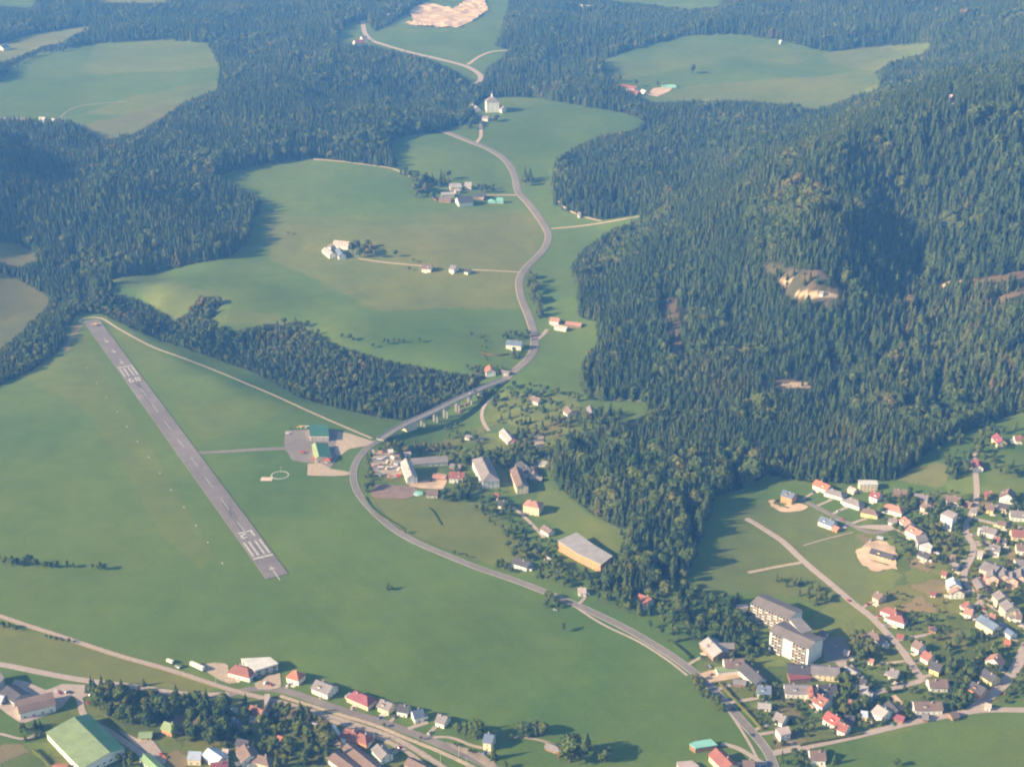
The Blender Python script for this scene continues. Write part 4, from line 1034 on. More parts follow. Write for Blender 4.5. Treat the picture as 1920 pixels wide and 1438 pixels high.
H('G',1290,1035,1330,1050, 7,3.5,6,'grey','white','little grey-roofed cottage squeezed between hedge and town street',chim=False)
# --- further small houses and sheds of the town
for reg, a in (('S',(870,790,1030,795, 8,3.4,6,'palegrey','white','low white cottage between dusky red roof and long cream house')), ('S',(1310,855,1395,865, 8,4,7,'salmon','white','little pink house above the long blue carport')),
  ('S',(1770,830,1885,842, 10,5,9,'brown','white','brown-roofed house at the right edge below the large cream town house')), ('F',(405,695,520,712, 9,4,7,'palegrey','white','pale-roofed house right of the cream hotel wing')),
  ('F',(1385,2,1465,22, 9,4.5,8,'salmon','white','pink-roofed cottage above the long cream house')), ('F',(1735,288,1800,296, 7,3,5.2,'orange','wood','small orange hut under the blue carport end')),
  ('E',(740,648,860,660, 7,2.8,4.6,'grey','wood','low grey garden shed below the sunny terrace')), ('E',(960,860,1085,868, 8,3,5,'palegrey','white','pale greenhouse shed below the slate-blue roof')),
  ('E',(1742,968,1835,978, 8,3,5,'dark','wood','dark garage right of the vivid scarlet roof')), ('G',(705,640,785,655, 8,3.4,5.6,'grey','white','low grey garage below the wide salmon hipped roof')),
  ('G',(350,352,415,378, 8,3.4,5.8,'pink','beige','beige garage beside the cream flat-roofed house')), ('G',(1110,945,1150,950, 6,2.6,4.2,'white','white','tiny white garage right of the white cube house')),
  ('B',(640,985,690,1045, 8,4,7,'blue','grey','blue-grey roof in deep shade left of the red tiled house')), ('B',(690,1175,800,1200, 9,4,7,'dark','wood','dark roof in the shaded gardens above the big brown roof')),
  ('A',(60,700,190,790, 14,5,8,'dark','grey','dark-roofed hall in shade at the left edge')), ('C',(790,1350,960,1435, 10,4,7,'brown','beige','brown shed roof at the bottom edge beside the rails')),
  ('G',(1395,480,1460,500, 7,3,5,'brown','wood','small brown barn in shade left of the town street')), ('G',(1180,1110,1230,1120, 7,3,5.4,'redbrown','white','small red-roofed hut above the pale blue metal roof')),
  ('G',(1450,560,1500,566, 6,3,5,'grey','white','grey hut at the town street fork')), ('G',(1680,660,1760,668, 8,3.6,6.2,'brown','cream','brown-roofed annex along the lane to the right edge')),
  ('G',(1720,820,1770,828, 7,3.6,6,'dark','white','little dark-roofed house between the grey square roofs')), ('G',(1500,940,1550,948, 7,3.4,6,'palegrey','white','pale garage left of the grey-roofed square house')),
  ('F',(1000,960,1060,966, 7,3,5,'grey','wood','grey shed at the verge of the cross street')), ('F',(340,830,400,842, 8,3.6,6.5,'redbrown','white','small rust-roofed house in the trees beside the broad rust roof')),
  ('F',(1250,960,1320,940, 7,3,5,'brown','wood','brown wooden barn above the cross street')), ('F',(300,380,350,392, 6,3,5,'pink','white','tiny pump house at the shaded car park')),
  ('I',(1195,725,1290,735, 9,2.6,4.4,'salmon','wood','low reddish timber shelter in the sandy courtyard')), ('I',(985,562,1035,568, 7,3,5,'pink','white','small pink-roofed hut behind the storage yard')),
  ('I',(870,545,910,548, 7,3,5,'white','white','white workshop hut at the top of the storage yard')), ('I',(1320,650,1400,655, 9,3.4,5.8,'grey','wood','grey shed behind the square red roof')),
  ('J',(690,1290,790,1275, 10,4,7.5,'dark','white','dark-roofed farm wing at the wood edge in the old village')), ('O',(600,350,660,356, 7,3,5,'grey','wood','small shed in the shade right of the school building')),
  ('U',(330,450,400,480, 10,3,5.5,'grey','wood','small grey shed at the left end of the big farmstead')), ('U',(1150,450,1240,470, 10,3.4,6,'palegrey','wood','pale lean-to near the silage stacks')),
  ('U',(690,330,780,325, 10,5,8,'pink','beige','pink roof between the two pale barns of the farmstead')), ('T',(210,215,250,225, 10,4,7,'grey','white','small grey roof behind the white gabled farmhouse'))):
    c_ = a[9]; H(reg, *a, cat='shed' if any(q in c_ for q in ('shed', 'garage', 'hut', 'barn', 'shelter', 'lean-to')) else 'house', chim='house' in c_ or 'cottage' in c_)
# --- cluster by the bridge and the old village
H('I',1035,592,1300,594, 15,5,9,'grey','white','long grey barn roof behind the storage yard',cat='barn',chim=False,step=6)
H('I',1000,612,1045,725, 12,7,12,'palegrey','white','steep white gabled house beside the storage yard')
H('I',1312,706,1425,709, 14,7,11.5,'red','white','white house with square red roof left of the mansion')
H('I',1545,602,1602,712, 19,10,16,'grey','white','tall grey hip-roofed mansion in the old village',hip=True,cat='mansion')
H('I',1792,668,1840,790, 13,9.5,13.5,'brown','cream','narrow cream school building with steep brown roof',cat='school')
H('I',1145,838,1232,838, 11,4.5,7.5,'brown','beige','beige stable with brown roof beside the soil yard',cat='stable',chim=False)
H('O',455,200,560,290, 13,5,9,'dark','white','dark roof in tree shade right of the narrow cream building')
H('O',620,212,715,210, 7,3.5,5.5,'palegrey','white','slim pale roof at the wood edge in the old village',chim=False,cat='annex')
H('O',560,258,590,318, 10,4.5,8,'brown','white','brown-roofed house with white gable at the wood edge')
H('O',545,562,605,570, 13,10.5,14.5,'salmon','cream','tall cream villa with orange pyramid roof on the meadow',hip=True,cat='villa')
H('O',668,785,745,828, 9,4.5,7.5,'brown','white','small brown-roofed white cottage below the cream villa',cat='cottage')
H('O',262,560,340,568, 11,4.5,8,'dark','white','little dark-roofed house below the mansion')
H('O',230,500,262,505, 6,4,7,'maroon','beige','slim reddish outhouse between mansion and dark-roofed house',chim=False,cat='outhouse')
block([(790,930),(965,855),(1110,960),(1290,1068),(1185,1148),(980,1050)], 9.5,'palegrey','orange','large orange timber school with pale grey flat roof','school',reg='O',wk='l',step=4.5,fh=3.6,overhang=1.6)
H('O',400,1078,545,1118, 11,4.5,8,'dark','white','dark-roofed white house near the main road bend')
H('O',700,1068,735,1090, 6,3,5,'palegrey','white','tiny pale shed in the trees below the school',chim=False,cat='shed')
H('O',972,1353,1050,1350, 9,4,6.5,'pink','white','pale pink-roofed building half hidden by the roadside trees')
H('X',1198,1112,1222,1122, 11,5,9,'redbrown','pinkish','pink house with dusky red roof below the dark wood')
H('J',575,372,690,385, 14,7,11,'blue','white','big white inn with slate roof beside the northern road',cat='inn')
H('J',450,545,462,590, 13,5.5,10,'orange','white','white house with orange-red roof beside the bridge head')
H('J',540,590,600,598, 8,3.5,5.5,'grey','grey','shaded grey shed at the bridge head',chim=False,cat='shed')
H('J',890,212,960,218, 12,4.5,8,'salmon','white','pinkish-roofed farmhouse right of the northern road',cat='farmhouse')
H('J',925,262,1015,278, 9,4,6.5,'pink','white','pale-roofed low farm wing right of the northern road',cat='annex',chim=False)
H('J',1000,243,1118,247, 10,3.5,6.2,'salmon','wood','long pink-roofed barn beside the wood edge',cat='barn',chim=False)
H('J',1008,848,1045,882, 11,4,8.5,'brown','white','white cottage with brown roof in the wooded gardens',cat='cottage')
H('J',755,775,820,790, 10,4,8,'brown','white','brown-roofed house hidden by trees near the bridge')
H('J',1172,840,1190,895, 8,4,7,'grey','wood','lone grey-roofed hut in the shaded glade',chim=False,cat='hut')
H('J',552,1018,615,1080, 11,4.5,8,'palegrey','white','pale-roofed house at the end of the curved lane')
H('J',595,1068,640,1090, 8,3.6,6,'maroon','white','maroon lean-to beside the pale-roofed lane house',chim=False,cat='annex')
H('J',285,1055,330,1062, 8,3,5,'grey','white','small grey hut on the valley meadow',chim=False,cat='hut')
H('J',365,1070,410,1072, 6,2.5,4,'palegrey','white','second tiny pale hut on the valley meadow',chim=False,cat='hut')
# --- farms on the terrace
H('T',262,175,432,188, 17,5,11,'pink','white','pale-roofed barn of the terrace farm',cat='barn',chim=False)
H('T',165,240,250,310, 12,4.5,8.5,'palegrey','white','white gabled farmhouse in front of the terrace barn',cat='farmhouse')
H('T',310,240,350,320, 12,5,9.5,'blue','white','slate-roofed white gable beside the terrace barn')
H('T',1195,428,1300,432, 16,5.5,10,'brown','white','white house with brown roof on the farm track')
H('T',1500,432,1560,445, 15,5.5,10,'grey','white','white house with grey roof right of the brown one on farm track')
H('T',1655,470,1700,480, 11,4,7.5,'dark','white','small dark-roofed annex at the end of the house group',cat='annex',chim=False)
H('U',600,235,815,232, 20,6,11,'palegrey','beige','pale-roofed long barn of the big farmstead',cat='barn',chim=False)
H('U',880,205,1010,215, 18,7,12,'palegrey','cream','pale barn with bright cream gable in the big farmstead',cat='barn',chim=False)
H('U',730,480,1000,455, 24,6,14,'dark','white','big black-roofed farmhouse with white front',cat='farmhouse')
H('U',450,395,690,388, 12,5,8,'palegrey','beige','low pale roof left of the black-roofed farmhouse',cat='barn',chim=False)
H('U',1060,400,1250,420, 18,5,9,'dark','wood','dark shed row right of the black-roofed farmhouse',cat='shed',chim=False)
H('U',420,480,640,500, 12,4,7,'brown','wood','weathered brown shed in front of the low pale roof',cat='shed',chim=False)
# --- church on its hill
ch = H('M',838,543,856,542, 26,22,31,'grey','white','white pilgrimage church with steep grey roof on the hilltop',hip=True,cat='church',wk='s',step=8,chim=False)
fp = FOOT[-1]
mb = MB(); mb.tube((0,0,28), (0,0,36), 2.2, 2.0, 8); mb.tube((0,0,36), (0,0,39), 2.8, 1.1, 8, 1); mb.tube((0,0,39), (0,0,45), 1.1, .12, 8, 1)
mb.build('spire', [M['wall_white'], M['roof_grey']], ch)
H('M',888,590,915,600, 13,7,13,'grey','white','low white sacristy on the right side of the church',cat='sacristy',chim=False)
H('M',735,592,765,596, 16,8,14,'palegrey','white','white parish house left of the church behind trees',cat='parish house')
H('M',725,640,745,655, 9,4,8,'palegrey','white','small white hut below the parish house',cat='hut',chim=False)
H('M',790,650,830,655, 12,5,9,'grey','pinkish','gatehouse at the top of the church drive',cat='gatehouse',chim=False)
# --- far farms
H('M',1565,468,1660,490, 20,6,11,'red','white','red-roofed white farmhouse at the far meadow',cat='farmhouse',chim=False)
H('M',1620,505,1675,512, 16,6,11,'red','wood','red-roofed barn beside the far sand yard',cat='barn',chim=False)
H('M',1688,502,1712,512, 10,4,8,'white','white','tiny white store between barn and sand yard',cat='store',chim=False)
H('M',70,222,130,228, 22,8,15,'red','white','red-roofed house by the far bridge hamlet',cat='house',chim=False)
H('M',110,205,140,202, 16,7,13,'grey','white','grey-roofed house by the far bridge hamlet',cat='house',chim=False)
H('M',245,75,270,78, 18,7,13,'pink','white','lone pale house left of the quarry',cat='house',chim=False)
H('M',1180,25,1215,30, 20,8,14,'white','white','white farm building at the top edge',cat='farm building',chim=False)
H('M',1340,28,1400,34, 22,8,15,'pink','white','long pale farmhouse row at the top edge',cat='farmhouse',chim=False)
H('M',1405,30,1435,36, 18,7,13,'metal','white','metal-roofed shed right of the pale farmhouse row',cat='shed',chim=False)
H('M',1280,8,1300,10, 16,8,16,'red','white','narrow red-roofed house at the top edge',cat='house',chim=False)
H('L',-60,660,150,656, 26,6,12,'grey','beige','long grey-violet stable cut by the left edge',cat='stable',chim=False)
H('L',220,658,255,660, 18,6,11,'white','white','white farm store at the far left meadow',cat='store',chim=False)
H('L',282,665,310,670, 16,6,11,'white','white','bright white hut right of the far farm store',cat='hut',chim=False)
H('L',1355,462,1385,466, 14,5,10,'white','white','white forest lodge in the clearing among trees',cat='lodge',chim=False)
H('L',0,258,40,250, 20,6,12,'blue','white','blue-roofed farm building at the left edge',cat='farm building',chim=False)
H('M',1330,1192,1342,1190, 6,6,10,'palegrey','white','tiny white wayside chapel at the wood edge',cat='chapel',chim=False,win=False)
H('X',1781,178,1787,178, 9,7,12,'pink','salmon','tiny pinkish lookout hut on the wooded ridge',cat='hut',chim=False,win=False)
H('X',1537,546,1544,547, 5,3,5,'palegrey','white','tiny white hut on the bare hillside',cat='hut',chim=False,win=False)
H('N',545,226,556,228, 9,5,9,'white','white','tiny white hut at the far wood edge above the meadow',cat='hut',chim=False,win=False)
# --- airfield hangars
hg = block([(579,796),(616,799),(617,818),(581,818)], 6.5,'dgreen','white','large green-roofed hangar with white doors at the apron','hangar',win=False,thick=.8)
_v = [v.co for v in [c for c in hg.children if c.name.startswith('wall')][0].data.vertices]; _y0 = min(v.y for v in _v); _x0, _x1 = min(v.x for v in _v if v.y < _y0 + 3), max(v.x for v in _v if v.y < _y0 + 3)
for k in range(5):
    mb = MB(); w_ = (_x1 - _x0) / 5; mb.box(_x0 + k * w_ + .25, _x0 + (k + 1) * w_ - .25, _y0 - .35, _y0 - .05, 0, 5.4); mb.build('hangar_door', M['roof_palegrey'], hg)
hall('I',[(318,492),(350,590)],[(350,498),(376,596)],[(440,500),(458,600)],6,8.5,'lightgreen','beige','flying club house with green roof, shade coloured into its right slope',roofF='dgreen',name='clubhouse',cat='clubhouse')  # lit and shaded slopes of one green roof, shading put into the colours
H('I',365,585,440,590, 11,4,7,'brightred','wood','low red-roofed annex in front of the green clubhouse',hip=True,cat='annex',chim=False)

# --- driveways from the houses to the nearest street, with a few parked cars kept for later
MAIN_ROADS = [w for w, h_ in ROADS if h_ > 2.4]
rp = np.concatenate(MAIN_ROADS); DRV = []
for fi, f in enumerate(list(FOOT)):
    q = proj(f[0], f[1], 3.0)
    if not ((q[0] > 1290 and q[1] > 860) or (q[1] > 1240 and 500 < q[0] < 1000)): continue
    if any(w_ in f[5] for w_ in ('shed', 'hut', 'wing', 'garage', 'bay', 'annex', 'tower', 'apartment', 'roof cut')): continue
    d = np.hypot(rp[:, 0] - f[0], rp[:, 1] - f[1]); j = int(np.argmin(d))
    if 11 < d[j] < 42:
        a_ = np.array([f[0], f[1]]); b_ = rp[j]; u_ = (b_ - a_) / d[j]; side = np.array([-u_[1], u_[0]]) * (2.5 if fi % 2 else -2.5)
        st_ = a_ + u_ * (f[3] + 1.5) + side; W_ = np.array([st_ + (b_ + side * .3 - st_) * t for t in np.linspace(0, .96, 6)])
        if any(math.hypot(g_[0] - W_[2][0], g_[1] - W_[2][1]) < g_[2] + 1 for g_ in FOOT if g_ is not f): continue
        ribbon('driveway', W_, 3.0 + (fi % 3) * .4, M['pale_road' if fi % 3 else 'gravel'], .24 + .004 * (fi % 12)); DRV.append((W_, f[5], fi))
# ================================================================ trees
def foliage(name, stops, rough=.8):
    m = bpy.data.materials.new(name); m.use_nodes = True
    nt = m.node_tree; b = nt.nodes['Principled BSDF']; b.inputs['Roughness'].default_value = rough; b.inputs['Specular IOR Level'].default_value = .15
    oi = nt.nodes.new('ShaderNodeObjectInfo')
    n = nt.nodes.new('ShaderNodeTexNoise'); n.inputs['Scale'].default_value = .009; n.inputs['Detail'].default_value = 3
    nt.links.new(oi.outputs['Location'], n.inputs['Vector'])
    add = nt.nodes.new('ShaderNodeMath'); add.operation = 'MULTIPLY_ADD'; add.inputs[1].default_value = .62
    nt.links.new(oi.outputs['Random'], add.inputs[0])
    sub = nt.nodes.new('ShaderNodeMath'); sub.operation = 'MULTIPLY_ADD'; sub.inputs[1].default_value = 1.5; sub.inputs[2].default_value = -.55
    nt.links.new(n.outputs['Fac'], sub.inputs[0]); nt.links.new(sub.outputs[0], add.inputs[2])
    r = nt.nodes.new('ShaderNodeValToRGB')
    while len(r.color_ramp.elements) < len(stops): r.color_ramp.elements.new(.5)
    for e, (p, c) in zip(r.color_ramp.elements, stops): e.position = p; e.color = (*c, 1)
    nt.links.new(add.outputs[0], r.inputs[0])
    tc = nt.nodes.new('ShaderNodeTexCoord'); n2 = nt.nodes.new('ShaderNodeTexNoise'); n2.inputs['Scale'].default_value = 9; n2.inputs['Detail'].default_value = 3
    nt.links.new(tc.outputs['Object'], n2.inputs['Vector'])
    mr = nt.nodes.new('ShaderNodeMapRange'); mr.inputs['From Min'].default_value = .35; mr.inputs['From Max'].default_value = .65; mr.inputs['To Min'].default_value = .68; mr.inputs['To Max'].default_value = 1.35
    nt.links.new(n2.outputs['Fac'], mr.inputs['Value'])
    vm = nt.nodes.new('ShaderNodeVectorMath'); vm.operation = 'SCALE'
    nt.links.new(r.outputs[0], vm.inputs[0]); nt.links.new(mr.outputs[0], vm.inputs['Scale']); nt.links.new(vm.outputs[0], b.inputs['Base Color'])
    return m
M['needles'] = foliage('needles', [(.1, (.026,.047,.011)), (.4, (.041,.066,.014)), (.68, (.062,.085,.018)), (.95, (.088,.098,.024)), (1.0, (.11,.090,.030))])
M['leaves'] = foliage('leaves', [(.1, (.042,.072,.013)), (.4, (.068,.098,.018)), (.7, (.100,.120,.022)), (.92, (.130,.122,.030)), (1.0, (.16,.118,.036))])
M['yellow_leaves'] = foliage('yellow_leaves', [(0, (.42,.30,.05)), (1, (.50,.36,.06))])
mk('bark', (.12,.09,.07), var=.2, scale=3)
def spruce_crown(seed, layers=10, wide=.155):
    r = random.Random(seed); mb = MB()
    for i in range(layers):
        t = i / (layers - 1)
        zb = .07 + .78 * t; rad = wide * (1 - t) ** .7 + .015; rad *= r.uniform(.82, 1.18)
        zt = zb + (.19 - .07 * t)
        n = 11 if t < .6 else 8; a0 = r.random() * 6.28; k = len(mb.v)
        ox, oy = r.uniform(-.008, .008), r.uniform(-.008, .008)
        mb.v.append((ox, oy, min(zt, 1.0)))
        for j in range(n):
            a = a0 + 2 * math.pi * j / n + r.uniform(-.12, .12); q = rad * (r.uniform(.9, 1.22) if j % 2 else r.uniform(.45, .72))
            mb.v.append((ox + math.cos(a) * q, oy + math.sin(a) * q, zb - (.035 if j % 2 else -.02) + r.uniform(-.015, .015)))
        for j in range(n):
            mb.f.append((k, k + 1 + j, k + 1 + (j + 1) % n)); mb.m.append(0)
    mb.face([(-.01, -.008, .9), (.01, -.008, .9), (0, 0, 1.0)]); mb.face([(.01, .0, .9), (-.01, .008, .9), (0, 0, 1.0)])
    return mb
def spruce_trunk():
    mb = MB(); mb.tube((0, 0, -.03), (0, 0, .3), .016, .010, 6); mb.tube((0, 0, .3), (0, 0, .93), .010, .003, 5); return mb
def leafy_crown(seed, n=330, wide=.34, low=.22, lobes=7, leaf=.052, tall=1.0):
    r = random.Random(seed); mb = MB(); Ls = []
    for i in range(lobes):
        a = r.random() * 6.28; d = wide * r.uniform(.15, .55) if i else 0
        z = r.uniform(low + .2, .78) if i else .60
        Ls.append((Vector((math.cos(a) * d, math.sin(a) * d, z)), r.uniform(.40, .62) * wide if i else wide * .78))
    for c, rad in Ls:               # leafy mass inside each lobe
        k = len(mb.v); rings = ((-.75, .6), (-.2, .9), (.35, .85), (.8, .45))
        for dz, rr_ in rings:
            for j in range(7):
                a = 2 * math.pi * j / 7 + r.uniform(-.2, .2); q = rad * rr_ * r.uniform(.72, .98)
                mb.v.append((c.x + math.cos(a) * q, c.y + math.sin(a) * q, c.z + dz * rad * .85 * tall + r.uniform(-.02, .02)))
        mb.v.append((c.x, c.y, c.z + rad * .9 * tall))
        for i in range(3):
            for j in range(7):
                mb.f.append((k + i * 7 + j, k + i * 7 + (j + 1) % 7, k + (i + 1) * 7 + (j + 1) % 7, k + (i + 1) * 7 + j)); mb.m.append(0)
        for j in range(7): mb.f.append((k + 21 + j, k + 21 + (j + 1) % 7, k + 28)); mb.m.append(0)
    for i in range(n):
        c, rad = r.choice(Ls)
        th = r.random() * 6.28; u = r.uniform(-.75, 1); s_ = math.sqrt(1 - u * u)
        nr_ = Vector((math.cos(th) * s_, math.sin(th) * s_, u))
        p = c + Vector((nr_.x, nr_.y, nr_.z * .9 * tall)) * rad * r.uniform(.85, 1.2)
        nn_ = (nr_ + Vector((r.uniform(-.6, .6), r.uniform(-.6, .6), r.uniform(-.4, .8)))).normalized()
        t_ = nn_.orthogonal().normalized(); b_ = nn_.cross(t_); sz = leaf * r.uniform(.6, 1.3)
        mb.face([p - t_ * sz, p - b_ * sz * r.uniform(.5, 1), p + t_ * sz * r.uniform(.6, 1), p + b_ * sz * .9])
    return mb
def leafy_trunk(seed):
    r = random.Random(seed); mb = MB(); mb.tube((0, 0, -.03), (0, 0, .38), .030, .020, 7); mb.tube((0, 0, .38), (0, 0, .72), .020, .006, 5)
    for i in range(4):
        a = i * 1.57 + r.random(); mb.tube((0, 0, .28 + .05 * i), (math.cos(a) * .17, math.sin(a) * .17, .5 + .05 * i), .013, .004, 5)
    return mb
SPR = [spruce_crown(100 + i, layers=10 + i % 3, wide=(.125, .15, .17, .14, .18)[i % 5]).mesh('crown', M['needles']) for i in range(5)]
SPT = spruce_trunk().mesh('trunk', M['bark'])
LEA = [leafy_crown(200 + i, wide=(.34, .40, .30, .22, .36, .28)[i], low=(.2, .2, .15, .0, .25, .1)[i], tall=(1, .85, 1.15, 1.5, 1, 1.2)[i], lobes=(7, 8, 7, 6, 9, 6)[i]).mesh('crown', M['leaves']) for i in range(6)]
LET = [leafy_trunk(300 + i).mesh('trunk', M['bark']) for i in range(2)]
LEY = leafy_crown(207, wide=.34).mesh('crown', M['yellow_leaves'])

# --- gather every tree of the scene as rows: x, y, h, kind(0 spruce, 1 leafy), width factor
trees = []
def inview(px, py, mx=60): return (px > -mx) & (px < 1920 + mx) & (py > -mx) & (py < 1438 + mx)
s = 6.6
for band in ((900, 1500, 5.6), (1500, 2300, 5.7), (2300, 3200, 7.0), (3200, 5600, 9.5)):
    ys = np.arange(band[0], band[1], band[2]); xs = np.arange(-.60 * band[1], .60 * band[1], band[2])
    X_, Y_ = np.meshgrid(xs, ys); X_ = X_.ravel(); Y_ = Y_.ravel()
    X_ = X_ + NP.uniform(-.48, .48, X_.shape) * band[2]; Y_ = Y_ + NP.uniform(-.48, .48, Y_.shape) * band[2]
    k = np.abs(X_) < .58 * Y_ + 60; X_, Y_ = X_[k], Y_[k]
    Z_ = gz(X_, Y_); px, py = proj(X_, Y_, Z_)
    k = (px > -440) & (px < 2360) & (py > -130) & (py < 1500) & forest_mask(px, py); X_, Y_, Z_, px, py = X_[k], Y_[k], Z_[k], px[k], py[k]
    def zone(poly): return inpoly(px, py, poly)
    hh = NP.uniform(15, 24, X_.shape) * (.82 + .36 * vnoise(X_, Y_, 90, 8)) 
    leafy = (vnoise(X_, Y_, 60, 9) > .74) & (NP.random(X_.shape) < .35) | (NP.random(X_.shape) < .025)
    def zone(poly): return inpoly(px, py, poly)
    z = zone([(1150,760),(1300,770),(1560,790),(1640,850),(1500,880),(1350,850),(1150,840)]); hh[z] *= .62
    z = zone([(150,545),(420,550),(560,600),(900,700),(860,770),(600,760),(300,650),(150,600)]); hh[z] *= .58; leafy[z] |= NP.random(z.sum()) < .35
    z = zone([(-50,560),(140,560),(150,600),(60,740),(-50,760)]); hh[z] *= .70; leafy[z] |= NP.random(z.sum()) < .15
    z = zone([(1030,820),(1330,840),(1470,880),(1330,1000),(1290,1080),(1120,1110),(1150,990)]); hh[z] *= 1.12; leafy[z] |= NP.random(z.sum()) < .22
    far = Y_ > 2300; hh[far] *= 1.12
    ptx, pty = proj(X_, Y_, Z_ + hh * .62)
    k = forest_mask(ptx, pty) | (pty < -40)
    gap = (vnoise(X_, Y_, 20, 12) < .22) & (vnoise(X_, Y_, 120, 13) > .38)
    bald = inpoly(px, py, [(1235,540),(1290,540),(1295,690),(1240,690)]) & (vnoise(X_, Y_, 18, 15) < .5)
    big = zone([(1400,310),(1560,280),(1960,150),(1960,775),(1560,785),(1470,705),(1440,600),(1600,560),(1500,440)]); hh[big] *= 1.28
    thin = big & ((vnoise(X_, Y_, 11, 41) < .34) | (NP.random(X_.shape) < .20)); young = thin & (NP.random(X_.shape) < .7); hh[young] *= .42; thin &= ~young
    z = zone([(180,330),(480,300),(560,300),(540,530),(200,540)]); hh[z] *= 1.25
    hh *= NP.uniform(.88, 1.12, X_.shape)
    k &= ~gap & ~bald & ~thin
    for a in np.where(k)[0]: trees.append((X_[a], Y_[a], hh[a], int(leafy[a]), 1.0, 0))
n_forest = len(trees)
# scattered trees on the bare slopes
for key, n in (('hillA', 90), ('hillC', 40), ('hillE', 12), ('hillD', 16), ('hillB', 8)):
    P = CLEAR[key]; x0, x1 = min(p[0] for p in P), max(p[0] for p in P); y0, y1 = min(p[1] for p in P), max(p[1] for p in P); c = 0
    while c < n:
        a, b_ = rnd.uniform(x0, x1), rnd.uniform(y0, y1)
        if inpoly([a], [b_], P)[0] and not (1475 < a < 1580 and 540 < b_ < 572):
            w = at(a, b_); trees.append((w[0], w[1], rnd.uniform(7, 18), 0, 1.0, 0))
        c += 1
# trees of the village, gardens, hedgerows and fields
ob = np.array([(a, b_, r) for a, b_, r in OBST])
road_pts = np.concatenate([np.c_[w, np.full(len(w), hw_)] for w, hw_ in ROADS])
def free(x, y, pad):
    if ((ob[:, 0] - x) ** 2 + (ob[:, 1] - y) ** 2 < (ob[:, 2] + pad) ** 2).any(): return False
    return not ((road_pts[:, 0] - x) ** 2 + (road_pts[:, 1] - y) ** 2 < (road_pts[:, 2] + pad * .8) ** 2).any()
single = []
def clump(poly, n, h0, h1, mix=.25, wide=1.0, pad=1.2):
    x0, x1 = min(p[0] for p in poly), max(p[0] for p in poly); y0, y1 = min(p[1] for p in poly), max(p[1] for p in poly)
    got = tries = 0; loc = []
    while got < n and tries < n * 25:
        tries += 1; a, b_ = rnd.uniform(x0, x1), rnd.uniform(y0, y1)
        if not inpoly([a], [b_], poly)[0]: continue
        w = at(a, b_); h = rnd.uniform(h0, h1)
        if not free(w[0], w[1], pad + h * .10): continue
        if any((w[0] - q[0]) ** 2 + (w[1] - q[1]) ** 2 < (.20 * (h + q[2])) ** 2 for q in loc): continue
        kd = 0 if rnd.random() < mix else 1
        loc.append((w[0], w[1], h)); single.append((w[0], w[1], h * (1.15 if kd == 0 else 1), kd, wide, 0)); got += 1
def one(px, py, h, kind=1, wide=1.0, special=0):
    w = at(px, py); single.append((w[0], w[1], h, kind, wide, special))
clump([(168,1300),(200,1288),(240,1305),(300,1318),(325,1350),(270,1372),(195,1352)], 30, 14, 22, .4)
clump([(330,1318),(420,1318),(445,1380),(405,1402),(330,1398)], 26, 14, 20, .15)
clump([(445,1320),(520,1300),(600,1348),(625,1400),(560,1445),(445,1430),(405,1385)], 60, 6, 15, .25)
clump([(555,1370),(620,1375),(620,1445),(560,1445)], 12, 12, 20, .1)
clump([(590,1305),(700,1345),(860,1400),(940,1425),(930,1435),(780,1385),(640,1335)], 46, 2.5, 5.5, .05, pad=.4)
clump([(850,1375),(900,1370),(908,1392),(865,1392)], 12, 13, 21, .2)
clump([(972,1372),(1018,1370),(1022,1382),(975,1384)], 7, 11, 18, .2)
one(1068,1428,29,1,1.15); one(1100,1405,19,0); one(1134,1428,15,1); one(1048,1425,10,1); one(1085,1432,12,1); one(925,1423,16,0); one(946,1440,9,1); one(960,1385,7,1)
clump([(930,1055),(945,1060),(960,1075),(935,1072)], 7, 6, 10)
clump([(1000,1035),(1040,1050),(1110,1085),(1120,1110),(1060,1105),(1010,1085)], 34, 7, 13, .15)
clump([(1125,1098),(1290,1090),(1345,1125),(1400,1158),(1420,1210),(1385,1235),(1290,1202),(1230,1190),(1170,1150),(1120,1132)], 105, 9, 18, .3)
clump([(1015,1120),(1045,1122),(1048,1140),(1020,1140)], 7, 7, 12, .1)
one(1055,1184,10,1,.9)
clump([(1292,1266),(1312,1278),(1352,1318),(1358,1345),(1342,1338),(1300,1292)], 18, 6, 10, .05)
clump([(1400,1280),(1560,1290),(1600,1330),(1560,1375),(1480,1385),(1420,1360)], 85, 3, 8, .2, pad=.3)
clump([(1560,1240),(1700,1260),(1700,1350),(1560,1380)], 45, 3, 9, .2, pad=.3)
clump([(1345,1190),(1400,1240),(1440,1270),(1430,1300),(1340,1250)], 14, 4, 8, .1)
clump([(1588,1190),(1640,1190),(1640,1240),(1600,1250)], 16, 8, 14, .3)
clump([(1565,1275),(1625,1285),(1620,1340),(1575,1345)], 20, 9, 14, .2)
clump([(1760,1195),(1830,1185),(1875,1235),(1865,1305),(1785,1330),(1770,1270)], 46, 8, 14, .3)
clump([(1740,1310),(1830,1300),(1835,1330),(1760,1340)], 12, 5, 10, .1)
clump([(1620,1340),(1720,1340),(1720,1358),(1640,1365)], 12, 3, 6, .1)
clump([(1640,930),(1760,925),(1930,930),(1930,1150),(1840,1140),(1760,1070),(1690,1060)], 185, 4, 11, .2, pad=.2)
clump([(1690,925),(1720,925),(1720,960),(1690,960)], 9, 8, 12, .2, pad=.2); clump([(1740,955),(1770,950),(1775,1060),(1745,1060)], 20, 8, 14, .25, pad=.2)
clump([(1700,1120),(1930,1130),(1930,1330),(1700,1330)], 80, 3, 8, .2, pad=.3)
clump([(1700,842),(1780,832),(1830,800),(1930,800),(1930,900),(1870,900),(1850,872),(1840,866),(1780,852)], 48, 8, 14, .3)
